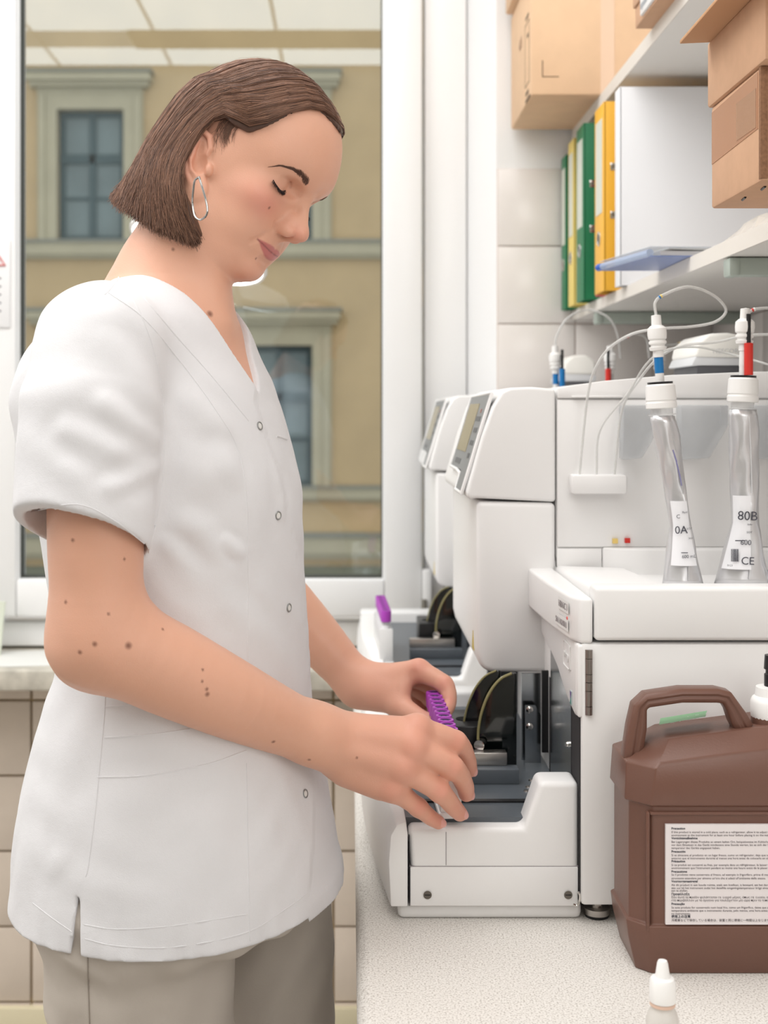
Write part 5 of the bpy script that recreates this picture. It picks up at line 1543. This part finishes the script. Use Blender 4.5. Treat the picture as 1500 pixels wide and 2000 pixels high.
MOLES = [(251, 1261, 5.5, skin_right), (185, 1258, 4, skin_right), (156, 1274, 3.5, skin_right), (128, 1176, 3, skin_right), (405, 1356, 4, skin_right),
         (534, 1449, 3.5, skin_right), (604, 1484, 3, skin_right), (318, 1229, 2.5, skin_right), (396, 1308, 2.5, skin_right), (395, 1331, 2.5, skin_right), (404, 1346, 3, skin_right),
         (142, 1055, 3, skin_right), (243, 1092, 2.5, skin_right), (212, 1199, 2.5, skin_right), (410, 613, 6, skin_upper), (337, 575, 3, skin_upper),
         (526, 406, 3, skin_upper), (500, 505, 2.5, skin_upper), (338, 487, 3, skin_upper), (697, 1480, 2.5, skin_right)]

# head + neck + chest, arms, hidden trunk: one mesh, the parts share one surface family
V, Fc = [], []
def add_piece(fn, lo, hi, h, it=1):
    v, f = nets(fn, lo, hi, h)
    v = smooth_mesh(v, f, it, .4)
    Fc.append(f + sum(len(x) for x in V)); V.append(v)
hc = from_head((0, 0, 0))
add_piece(skin_upper, (-.30, 1.06, ZC - .005), (.015, 1.52, ZC + .34), .00125)
add_piece(skin_right, (-.31, 1.03, ZC - .43), (.125, 1.36, ZC - .02), .0013)
add_piece(skin_left, (-.10, 1.40, ZC - .39), (.125, 1.66, ZC - .12), .0014)
add_piece(skin_low, (-.36, 1.08, 0.005), (.06, 1.56, ZC + .002), .006)
bv = np.concatenate(V); bf = np.concatenate(Fc)
person = npmesh('person', bv, bf, SKM, None, skin_colour(bv))
tag(person, 'woman with brown bob in white tunic and beige trousers, holding a tube rack', 'person')
# ================================================================== white tunic
S0, S1 = A(192, 678, 1.147), A(163, 1030, 1.112)        # right sleeve axis
SN = np.array([-.24, -.46, -.93]); SN /= np.linalg.norm(SN)
SO = A(160, 1046, 1.112)
T0, T1 = A(436, 778, 1.45), A(432, 960, 1.54)           # left sleeve, mostly behind the body
TN = (T1 - T0) / np.linalg.norm(T1 - T0)
HEM = ZC - .4805
def rough_shirt(p):
    t, F_, L_, z = torso(p)
    t = smin(t, girdle(p, .004), .035)
    s_ = chain(p, [S0, A(176, 800, 1.128), S1], [.0535, .0615, .0605])
    s_ = smax(s_, (p - SO) @ SN, .003)
    l_ = smax(rcone(p, T0, T1, .050, .054), (p - T1) @ TN, .003)
    d = smin(t, s_, .022)
    return smin(d, l_, .02)
def _fold(pl, amp, w):
    return ray_hit(rough_shirt, [a for a, b in pl], [b for a, b in pl]), amp * 1.1, w * .8
FOLDS = [_fold(*x) for x in [
    ([(205, 790), (270, 838), (330, 886)], .0024, .011), ([(130, 840), (220, 880), (318, 925)], .0022, .011), ([(215, 955), (270, 930), (322, 900)], .002, .009),
    ([(120, 900), (150, 960), (200, 1000)], .002, .014), ([(200, 665), (262, 720), (312, 790)], .0016, .016),
    ([(316, 1050), (350, 1105), (394, 1156)], .0035, .011), ([(336, 1010), (400, 1040), (440, 1100)], .002, .013), ([(434, 1046), (455, 1070), (474, 1086)], .003, .009),
    ([(488, 1185), (505, 1215), (530, 1248)], .003, .010), ([(440, 1180), (470, 1200), (520, 1270)], .0028, .012), ([(500, 1130), (540, 1240), (548, 1300)], .002, .014),
    ([(300, 1120), (345, 1180), (420, 1215)], .0025, .014), ([(330, 900), (400, 930), (470, 900)], .0022, .02), ([(420, 860), (450, 905), (470, 960)], .002, .014),
    ([(530, 1480), (505, 1540), (482, 1590)], .003, .013), ([(560, 1520), (530, 1600), (500, 1660)], .003, .013), ([(590, 1610), (560, 1680), (520, 1740)], .0025, .012),
    ([(240, 1560), (300, 1540), (400, 1500)], .0025, .018), ([(200, 1640), (260, 1680), (380, 1690)], .002, .016), ([(200, 1720), (250, 1745), (330, 1740)], .0025, .012),
    ([(130, 1480), (110, 1560), (90, 1650)], .003, .02), ([(160, 1560), (130, 1640), (100, 1700)], .0025, .014), ([(150, 1380), (140, 1460), (150, 1540)], .003, .018),
    ([(88, 1720), (110, 1690), (140, 1660)], .0025, .012), ([(560, 1380), (540, 1440), (500, 1500)], .0025, .014), ([(430, 1560), (420, 1640), (440, 1720)], .0022, .016),
    ([(350, 760), (400, 810), (440, 840)], .0018, .02), ([(535, 900), (550, 960), (552, 1010)], .0022, .012), ([(300, 1640), (380, 1600), (450, 1580)], .002, .016)]]
PLK = ray_hit(rough_shirt, [497, 515, 540, 560, 578, 590, 600, 610, 616, 610, 602], [785, 840, 915, 990, 1080, 1190, 1300, 1420, 1520, 1650, 1750])
SLITX = A(163, 1712, 1.15)
def shirt(p):
    d = rough_shirt(p)
    near = d < .03
    if near.any():
        q = p[near]
        disp = np.zeros(len(q))
        for pl, amp, w in FOLDS:
            k = ((q > pl.min(0) - 4 * w) & (q < pl.max(0) + 4 * w)).all(1)
            if not k.any(): continue
            e = chain(q[k], list(pl), [0] * len(pl))
            mid = pl[len(pl) // 2]; hl = max(np.linalg.norm(pl[0] - mid), np.linalg.norm(pl[-1] - mid))
            tp = np.clip(1.15 - (np.linalg.norm(q[k] - mid, axis=1) / hl) ** 2, 0, 1)
            disp[k] += tp * (amp * np.exp(-(e / w) ** 2) - amp * .55 * np.exp(-((e - 1.9 * w) / w) ** 2))
        fade = np.clip((q[:, 2] - HEM) / .04, .25, 1) * np.clip(-((q - SO) @ SN) / .03, .2, 1)
        disp *= fade
        disp += .0009 * np.sin(q @ np.array([70., 45, 38]) + 2 * np.sin(q @ np.array([21., -33, 27]))) * np.sin(q @ np.array([-31., 57, 49]))
        # hem ripples
        hz = np.clip(1 - (q[:, 2] - HEM) / .05, 0, 1)
        disp += .0006 * hz * np.sin(q[:, 0] * 260 + 1.5 * np.sin(q[:, 0] * 90)) 
        # the right front laps over the left one
        i = np.interp(q[:, 2], PLK[::-1, 2], PLK[::-1, 0])
        t, F_, L_, z = torso(q)
        lap = np.clip((q[:, 0] - i) / .0014, 0, 1) * (F_ > .03) * np.clip((.034 - z) / .02, 0, 1) * (q[:, 1] < 1.42) * np.clip((q[:, 2] - HEM - .012) / .02, 0, 1)
        disp -= .0026 * lap
        d = d.copy(); d[near] -= disp
    d = smax(d, HEM - p[:, 2] + np.where(p[:, 0] > np.interp(p[:, 2], PLK[::-1, 2], PLK[::-1, 0]), -.004, 0), .0015)
    # hollow above the hem and inside the sleeve end, neck opening, side slit
    c = smax(torso(p, .0058 + .010 * np.clip((p[:, 2] - HEM - .004) / .02, 0, 1))[0], p[:, 2] - (HEM + .06), .004)
    d = np.maximum(d, -c)
    c = rcone(p, S0 * .25 + S1 * .75, S1 * 1.3 - S0 * .3, .042, .0650)
    d = np.maximum(d, -np.maximum(smax(c, -((p - SO) @ SN + .055), .004), .004 - torso(p)[0]))
    d = smax(d, -in_v(p), .0025)
    w = np.clip((SLITX[2] - p[:, 2]) * .075, 0, .009)
    sl = np.maximum(np.abs(p[:, 0] - SLITX[0] + (SLITX[2] - p[:, 2]) * .05) - w, np.maximum(p[:, 1] - 1.22, p[:, 2] - SLITX[2]))
    return np.maximum(d, -sl)
sv, sf = nets(shirt, (-.36, 1.02, HEM - .012), (.03, 1.62, ZC + .165), .0022)
sv = smooth_mesh(sv, sf, 1, .35)
CLOTH = mat('white_cotton', S(228, 227, 229), rough=0.85, spec=0.25, sheen=0.15)
_nt = CLOTH.node_tree
_tc = _nt.nodes.new('ShaderNodeTexCoord'); _w = _nt.nodes.new('ShaderNodeTexNoise'); _w.inputs['Scale'].default_value = 1500
_w2 = _nt.nodes.new('ShaderNodeTexNoise'); _w2.inputs['Scale'].default_value = 26; _w2.inputs['Detail'].default_value = 4
_ad = _nt.nodes.new('ShaderNodeMath'); _ad.operation = 'MULTIPLY_ADD'; _ad.inputs[1].default_value = 5.0
_bp = _nt.nodes.new('ShaderNodeBump'); _bp.inputs['Strength'].default_value = .25; _bp.inputs['Distance'].default_value = .0012
_nt.links.new(_tc.outputs['Object'], _w.inputs['Vector']); _nt.links.new(_tc.outputs['Object'], _w2.inputs['Vector'])
_nt.links.new(_w2.outputs['Fac'], _ad.inputs[0]); _nt.links.new(_w.outputs['Fac'], _ad.inputs[2])
_nt.links.new(_ad.outputs[0], _bp.inputs['Height']); _nt.links.new(_bp.outputs['Normal'], _nt.nodes['Principled BSDF'].inputs['Normal'])
top = npmesh('tunic', sv, sf, CLOTH, person)
top['label'] = 'white short-sleeved V-neck tunic with snap fasteners'
def seam(name, pl, r=.0006, m=None, sink=.3):
    pts = spline([np.array([x, y, 0]) for x, y in pl], 6)
    h = ray_hit(shirt, [q[0] for q in pts], [q[1] for q in pts])
    h = h[np.abs(shirt(h)) < .002]
    n = grad(shirt, h)
    return obj(name, tube(list(h - n * r * sink), r, 5), m or CLOTH, top)
for pl in ([(240, 552), (268, 600), (297, 672), (314, 750), (321, 830), (319, 930), (306, 1015), (290, 1080)],
           [(246, 516), (230, 545), (214, 566), (205, 575)],
           [(212, 572), (280, 621), (355, 710), (420, 799), (463, 873), (481, 967), (484, 1100), (484, 1290)],
           [(482, 1490), (484, 1600), (486, 1720), (488, 1838)],
           [(192, 1520), (184, 1600), (172, 1690), (167, 1712)], [(206, 1340), (203, 1400), (192, 1518)],
           [(262, 560), (330, 640), (410, 730), (486, 822)]):
    seam('seam', pl, .0008)
for pl in ([(204, 1441), (300, 1434), (372, 1424)], [(190, 1518), (280, 1515), (400, 1494), (482, 1466)], [(206, 1381), (240, 1378), (276, 1371)]):
    seam('pocket_edge', pl, .0010)
for pl in ([(64, 1764), (100, 1792), (140, 1820)], [(164, 1806), (230, 1815), (340, 1808), (480, 1786)], [(166, 1834), (230, 1848), (340, 1850), (480, 1822), (560, 1774), (600, 1745)],
           [(60, 1000), (150, 985), (220, 1015), (282, 1062)]):
    seam('hem_stitch', pl, .0006)
RINGM = mat('grey_snap_ring', S(150, 150, 148), rough=.35, metal=.6)
for (x, y) in ((507, 832), (543, 1007), (564, 1187), (596, 1550)):
    h = ray_hit(shirt, x, y); n = grad(shirt, h)[0]; h = h[0]
    b = obj('snap_button', lathe([(.0001, .0009), (.0026, .0009), (.0032, .0004), (.0032, -.001)], h, n, 20), mat('pearl_snap', S(232, 230, 226), rough=.25), top)
    ax = Vector(tuple(n)); t = ax.orthogonal().normalized(); w = ax.cross(t)
    pts = [Vector(tuple(h)) + ax * .0005 + (t * math.cos(a) + w * math.sin(a)) * .0038 for a in [k * math.pi / 12 for k in range(24)]]
    obj('ring', tube(pts, .0007, 6, closed=True), RINGM, b)
# breast pocket corner on her left front
h = ray_hit(shirt, [540, 545, 550, 555, 560], [852, 853, 854, 856, 858]); h = h[np.abs(shirt(h)) < .002]
obj('pocket_edge', tube(list(h), .0012, 6), CLOTH, top)

# ------------------------------------------------------------------ trousers and shoes
def trouser(p):
    d = limb(p, [A(275, 1720, 1.235), A(272, 1870, 1.238), A(282, 2050, 1.245), KNR, ANR + np.array([0, 0, -.01])], [.094, .0915, .086, .074, .062], 3)
    e = limb(p, [A(520, 1720, 1.395), A(528, 1870, 1.40), A(532, 2050, 1.40), KNL, ANL + np.array([0, 0, -.01])], [.072, .069, .066, .066, .058], 3)
    d = smin(d, e, .012)
    d = smin(d, smax(torso(p, .012)[0], np.maximum(p[:, 2] - (HEM + .05), (ZC - .50) - p[:, 2]), .03), .03)
    z, x = p[:, 2], p[:, 0]
    d = d - .003 * np.sin((x * .55 + z) * 95 + 2.2 * np.sin(z * 40 + x * 33)) * np.clip((-.20 - x) / .08, 0, 1) * (p[:, 1] < 1.33)
    d = d - .0016 * np.sin(x * 120 - z * 42 + p[:, 1] * 25 + 1.6 * np.sin(z * 31))
    return np.maximum(d, .045 - z)
tv, tff = nets(trouser, (-.37, 1.10, .03), (.05, 1.52, HEM + .055), .004)
tv = smooth_mesh(tv, tff, 1, .4)
TRM = mat('beige_twill', S(202, 193, 183), rough=0.85, spec=.25, bump=.15, bscale=1600)
trs = npmesh('trousers', tv, tff, TRM, person)
trs['label'] = 'beige cotton trousers'
def tseam(pl):
    pts = spline([np.array([x, y, 0]) for x, y in pl], 5)
    h = ray_hit(trouser, [q[0] for q in pts], [q[1] for q in pts])
    h = h[np.abs(trouser(h)) < .002]
    obj('seam', tube(list(h), .0008, 5), mat('trouser_thread', S(160, 150, 140), rough=.9), trs)
tseam([(171, 1850), (172, 1900), (174, 1960), (176, 2030)])
for an in (ANR, ANL):
    def shoe(p):
        a = an + np.array([-.045, .004, -.052]); b = an + np.array([.075, -.012, -.062]); c = an + np.array([.15, -.02, -.066])
        d = chain(p, [a, b, c], [.043, .042, .034])
        return np.maximum(d, .004 - p[:, 2])
    v, f = nets(shoe, an - .22, an + .28, .005)
    obj_ = npmesh('shoe', v, f, mat('white_clog', S(225, 224, 220), rough=.5), person)
# ================================================================== hair, brows, lashes, ear ring
HSL = dense([(-10.5, -9.8, 8.6), (-9.0, -9.9, 8.6), (-6.0, -10.3, 8.5), (-2.0, -10.5, 8.4), (1.0, -10.3, 8.3), (4.0, -9.6, 8.0), (7.0, -8.0, 7.0)], 8)
def hair_outer(q):
    d = ell(q, (0.0, 0, 2.6), (9.85, 8.1, 9.2))
    u = np.clip(q[:, 2], -11, 6)
    Bk = np.interp(u, HSL[:, 0], HSL[:, 1]); Wd = np.interp(u, HSL[:, 0], HSL[:, 2])
    f0 = -1.0
    f, r = q[:, 0] - f0, np.abs(q[:, 1])
    a = np.where(f > 0, 7.0, f0 - Bk)
    rho = (np.abs(f / a) ** 2.3 + (r / Wd) ** 2.3) ** (1 / 2.3) + 1e-6
    L = np.hypot(f, r)
    e = np.where(L > .3, L * (1 - 1 / rho), -7.)
    e = np.maximum(e, q[:, 2] - 5.0)
    return smin(d, e, 1.5)
FL = np.array([(-11, 3.6), (-8.8, 3.2), (-7.2, 1.6), (-5.5, -0.8), (-4.0, -2.6), (-2.0, -3.5), (0.0, -3.0), (1.6, -1.6), (2.4, -0.4)])
HL = np.array([(-180, -12), (-12, -12), (0, 2.6), (14, 2.2), (26, 2.3), (30, 3.0), (35, 3.9), (42, 5.6), (50, 7.4), (60, 8.2), (75, 8.2), (90, 8.0), (200, 9)])
def hair_base(q):
    """solid under the strands: cap above the hair line, bob behind the ears"""
    d = hair_outer(q) + 0.30
    m = np.abs(q[:, 1]); u = q[:, 2]
    ang = np.degrees(np.arctan2(q[:, 0] + 1.0, m))       # 0 beside the ear, 90 at the forehead, negative behind
    up = np.interp(ang, HL[:, 0], HL[:, 1]) - u          # < 0 above the hair line
    fr = q[:, 0] - np.interp(u, FL[:, 0], FL[:, 1])      # < 0 behind the ear
    cap = np.maximum(d, np.where(ang > 4, up * .8, np.maximum(up, 2.4 - u)))
    bob = smax(smax(d, fr * .8, .4), np.maximum(-9.9 - u + 0.02 * (q[:, 0] + 3) ** 2, u - 3.2), .3)
    return np.minimum(cap, bob)
def bob_world(p): return hair_base(to_head(p)) * HS
hv, hff = nets(bob_world, from_head((0, 0, 0)) - .22, from_head((0, 0, 0)) + .22, .0026)
hv = smooth_mesh(hv, hff, 2, .4)
rs = np.random.RandomState(5)
E = [0, .25, .5, .75, 1]
def tab(rows, e): return np.stack([np.interp(e, E, [r[i] for r in rows]) for i in range(3)], 1)
def proj(q, off):
    for k in range(3):
        d = hair_outer(q) - off
        g = np.stack([hair_outer(q + np.eye(3)[i] * .05) - hair_outer(q - np.eye(3)[i] * .05) for i in range(3)], 1)
        g /= np.linalg.norm(g, axis=1, keepdims=True) + 1e-6
        q = q - g * d[:, None] * .9
    return q
def strands(n, side, K=18, seed=0, lo=0.0, hi=1.0, depth=0.34):
    r_ = np.random.RandomState(seed)
    e = lo + (hi - lo) * r_.rand(n) ** 1.05
    j = lambda s_: r_.randn(n, 1) * s_
    clump = np.sin(e * 190) * .5 + np.sin(e * 83 + 1) * .5
    s_ = np.clip(e * 1.0 + .03 * r_.randn(n), 0, 1)
    root = np.stack([6.5 - 11.0 * s_, 0.06 + .05 * r_.rand(n), 8.2 + 2.2 * np.clip(s_ * 3, 0, 1)], 1)
    WA = tab([(4.8, 3.5, 7.3), (3.0, 3.5, 9.4), (-.3, 3.0, 10.8), (-3.5, 1.8, 11), (-6.3, .5, 10.2)], e)
    WA += np.concatenate([j(.08), j(.08), j(.08)], 1)
    W0 = tab([(2.3, 6.6, 3.3), (0.2, 6.9, 6.0), (-2.6, 6.1, 7.7), (-6.0, 4.0, 8.3), (-8.3, 1.3, 7.5)], e)
    W1 = tab([(-0.9, 8.0, 2.7), (-2.8, 8.2, 3.6), (-5.6, 7.3, 4.0), (-8.4, 4.9, 4.0), (-9.6, 1.4, 4.0)], e)
    W2 = tab([(-2.3, 8.6, -2.0), (-4.6, 8.2, -2.2), (-7.0, 7.2, -2.6), (-9.2, 4.9, -2.6), (-10.3, 1.4, -2.6)], e)
    W3 = tab([(-0.6, 8.2, -6.4), (-3.2, 8.4, -6.6), (-6.2, 7.6, -6.6), (-9.0, 5.0, -6.6), (-10.1, 1.4, -6.6)], e)
    W4 = tab([(3.5, 7.0, -9.8), (-0.2, 8.2, -10.7), (-5.2, 7.6, -10.6), (-8.9, 5.0, -10.0), (-10.2, 1.4, -9.3)], e)
    W1 += np.concatenate([j(.18), j(.1), j(.18)], 1); W2 += np.concatenate([j(.3), j(.1), j(.2)], 1)
    W3 += np.concatenate([j(.4), j(.15), j(.2)], 1); W4 += np.concatenate([j(.5), j(.25), j(.28)], 1)
    W0 += np.concatenate([j(.1), j(.1), j(.12)], 1)
    pts = [root, WA, W0, W1, W2, W3, W4]
    pts = [2 * pts[0] - pts[1]] + pts + [2 * pts[-1] - pts[-2]]
    tt = np.linspace(0, 5.999, K)
    out = np.zeros((n, K, 3))
    off0 = -depth * r_.rand(n) ** 1.6 + .10 * clump
    for k, t in enumerate(tt):
        i = int(t); x = t - i
        p0, p1, p2, p3 = pts[i], pts[i + 1], pts[i + 2], pts[i + 3]
        q = .5 * (2 * p1 + (p2 - p0) * x + (2 * p0 - 5 * p1 + 4 * p2 - p3) * x * x + (3 * p1 - p0 - 3 * p2 + p3) * x ** 3)
        o = off0 + np.where(k > K - 4, (k - K + 4) * (-.16 + .55 * np.clip((e - .55) * 3, -0.3, 1)) * r_.rand(n), 0) - .32 * np.clip(1 - t * 1.5, 0, 1)
        out[:, k] = proj(q, o)
    out[:, 1:-1, :] += r_.randn(n, K - 2, 3) * .018
    out[:, :, 1] *= side
    return out, r_
def ribbons(q, rad, taper=.5):
    """three-sided tubes along the strands (q in head units)"""
    n, K, _ = q.shape
    w = HO + (q * HS) @ HB.T
    t = np.gradient(w, axis=1); t /= np.linalg.norm(t, axis=2, keepdims=True) + 1e-9
    ref = np.array([.21, -.93, .3]); u = np.cross(t, ref); u /= np.linalg.norm(u, axis=2, keepdims=True) + 1e-9
    v = np.cross(t, u)
    rr = rad[:, None] * np.linspace(1, taper, K)[None]
    ring = [w + (u * math.cos(a) + v * math.sin(a)) * rr[..., None] for a in (0, 2.094, 4.189)]
    V_ = np.stack(ring, 2).reshape(-1, 3)
    b = (np.arange(n)[:, None] * K + np.arange(K - 1)[None]).reshape(-1) * 3
    f = np.concatenate([np.stack([b + a, b + c, b + 3 + c, b + 3 + a], 1) for a, c in ((0, 1), (1, 2), (2, 0))])
    return V_, f
VV, FFc, CC = [hv], [hff], [np.tile(np.array(S(84, 60, 49)[:3]), (len(hv), 1))]
def put(q, r_, rad, c0, c1):
    V_, f = ribbons(q, rad * (1 + .3 * r_.rand(len(q))))
    FFc.append(f + sum(len(x) for x in VV)); VV.append(V_)
    t = r_.rand(len(q), 1) ** 1.3
    col = np.array(S(*c0)[:3]) * (1 - t) + np.array(S(*c1)[:3]) * t
    CC.append(np.repeat(col, q.shape[1] * 3, axis=0))
D0, D1 = (82, 57, 46), (160, 119, 96)
q, r_ = strands(5200, 1, seed=1); put(q, r_, .00030, D0, D1)
q, r_ = strands(1700, 1, seed=3, lo=0, hi=.35, depth=.25); put(q, r_, .00026, D0, D1)
q, r_ = strands(1500, 1, seed=6, lo=-.04, hi=.12, depth=.2); put(q, r_, .00028, D0, D1)
q, r_ = strands(1900, -1, seed=2); put(q, r_, .00034, D0, D1)
# loose hairs
q, r_ = strands(70, 1, seed=9); q += np.cumsum(r_.randn(*q.shape) * .10, axis=1); put(q, r_, .00010, (120, 90, 72), (160, 124, 100))
# short hair in front of the ear
r_ = np.random.RandomState(4); n = 150
a = r_.rand(n, 1)
st = np.array([2.2, 6.6, 3.9]) * (1 - a) + np.array([-0.4, 7.4, 2.6]) * a + r_.randn(n, 3) * .2
en = np.array([1.2, 7.2, 1.1]) * (1 - a) + np.array([0.2, 7.5, -.1]) * a + r_.randn(n, 3) * .4
K = 7; t = np.linspace(0, 1, K)[None, :, None]
q = st[:, None] * (1 - t) + en[:, None] * t + np.array([-.5, .3, 0]) * (4 * t * (1 - t))
sh = q.shape
def onskin(q, off):
    f = q.reshape(-1, 3)
    for k in range(8):
        d = head_local(f) - off
        g = np.stack([head_local(f + np.eye(3)[i] * .05) - head_local(f - np.eye(3)[i] * .05) for i in range(3)], 1)
        g /= np.linalg.norm(g, axis=1, keepdims=True) + 1e-6
        f = f - g * d[:, None] * .9
    return f.reshape(q.shape)
q = onskin(q, .06)
put(q, r_, .00011, D0, (120, 88, 70)); q2 = q.copy(); q2[:, :, 1] *= -1; put(q2, r_, .00016, D0, (110, 80, 64))
HAIR = mat('brown_hair', S(104, 76, 62), rough=0.42, spec=0.45)
_nt = HAIR.node_tree; _a = _nt.nodes.new('ShaderNodeVertexColor'); _a.layer_name = 'tint'
_nt.links.new(_a.outputs['Color'], _nt.nodes['Principled BSDF'].inputs['Base Color'])
npmesh('hair', np.concatenate(VV), np.concatenate(FFc), HAIR, person, np.concatenate(CC))

def fuzz(name, q, rad, col, taper):
    V_, f = ribbons(q, rad, taper)
    return npmesh(name, V_, f, mat(name + '_hair', S(*col), rough=.6), person)
for sd in (1, -1):
    r_ = np.random.RandomState(11); n = 420
    a = r_.rand(n)
    K5 = [0, .25, .5, .75, 1]
    bl = to_head(ray_hit(skin_upper, [600, 589, 572, 549, 529], [359, 342, 330, 323, 325]))     # head to tail of the right brow
    c = np.stack([np.interp(a, K5, bl[:, i]) for i in range(3)], 1)
    wd = np.interp(a, [0, .12, .55, 1], [.14, .20, .12, .03])
    c[:, 2] += r_.uniform(-1, 1, n) * wd
    tg = np.gradient(bl, axis=0); tg /= np.linalg.norm(tg, axis=1, keepdims=True)
    dr = np.stack([np.interp(a, K5, tg[:, i]) for i in range(3)], 1)
    dr[:, 2] += np.interp(a, [0, .3, .6, 1], [.9, .5, 0, -.1])
    ln = np.interp(a, [0, .5, 1], [.42, .5, .4])[:, None]
    q = c[:, None] + dr[:, None] * ln[:, None] * np.linspace(-.3, .8, 5)[None, :, None]
    q[:, :, 0] += .8
    for it in range(14):
        d = head_local(q.reshape(-1, 3)).reshape(q.shape[:2]) - .03
        q[:, :, 0] -= d * .8
    q[:, :, 1] *= sd
    fuzz('eyebrow', q, np.full(n, .00016), (98, 68, 56), .4)
    # lashes of the lowered lid
    n = 130; a = r_.rand(n)
    th = np.interp(a, [0, 1], [-50, 62])               # across the lid
    el = np.interp(a, [0, .25, .6, 1], [-20, -38, -42, -14])
    C0, RR = np.array([5.45, 3.35, -0.05]), np.array([1.47, 1.62, 1.37])
    th, el = np.radians(th), np.radians(el)
    dn = np.stack([np.cos(th) * np.cos(el), np.sin(th) * np.cos(el), np.sin(el)], 1)
    b = onskin(C0 + dn * RR, .02)
    out = np.stack([np.cos(th) * .5 + .1, np.sin(th) * .7 + .15, -.75 + 0 * th], 1) + r_.randn(n, 3) * .10
    t = np.linspace(0, 1, 6)[None, :, None]
    L_ = np.interp(a, [0, .4, 1], [.30, .55, .70])[:, None, None]
    q = b[:, None] + out[:, None] * t * L_ + np.array([.12, .1, .28]) * t ** 2 * L_
    q[:, :, 1] *= sd
    lash = fuzz('eyelashes', q, np.full(n, .00028), (44, 34, 36), .25)
    aa = np.linspace(0, 1, 16); th = np.radians(np.interp(aa, [0, 1], [-50, 62])); el = np.radians(np.interp(aa, [0, .25, .6, 1], [-20, -38, -42, -14]))
    ln = C0 + np.stack([np.cos(th) * np.cos(el), np.sin(th) * np.cos(el), np.sin(el)], 1) * (RR + .01)
    ln = onskin(ln, .01); ln[:, 1] *= sd
    o = obj('lash_line', tube(from_head(ln), [.0004 + .0006 * math.sin(math.pi * min(1, .15 + x)) for x in aa], 6), MATS['eyelashes_hair'], person)

ring = [P(x, y, d) for x, y, d in ((389, 346, 1.186), (395, 366, 1.183), (401, 386, 1.181), (405, 406, 1.180), (404, 418, 1.180), (398, 426, 1.182), (389, 429, 1.186), (380, 420, 1.192), (376, 395, 1.197), (378, 368, 1.196), (381, 352, 1.193))]
er = obj('earring', tube(spline(ring + ring[:1], 6)[:-1], .0010, 10, closed=True), mat('silver_ear_wire', S(160, 158, 155), rough=.15, metal=1.0), person)
er['label'] = 'long silver hoop earring in her right ear'
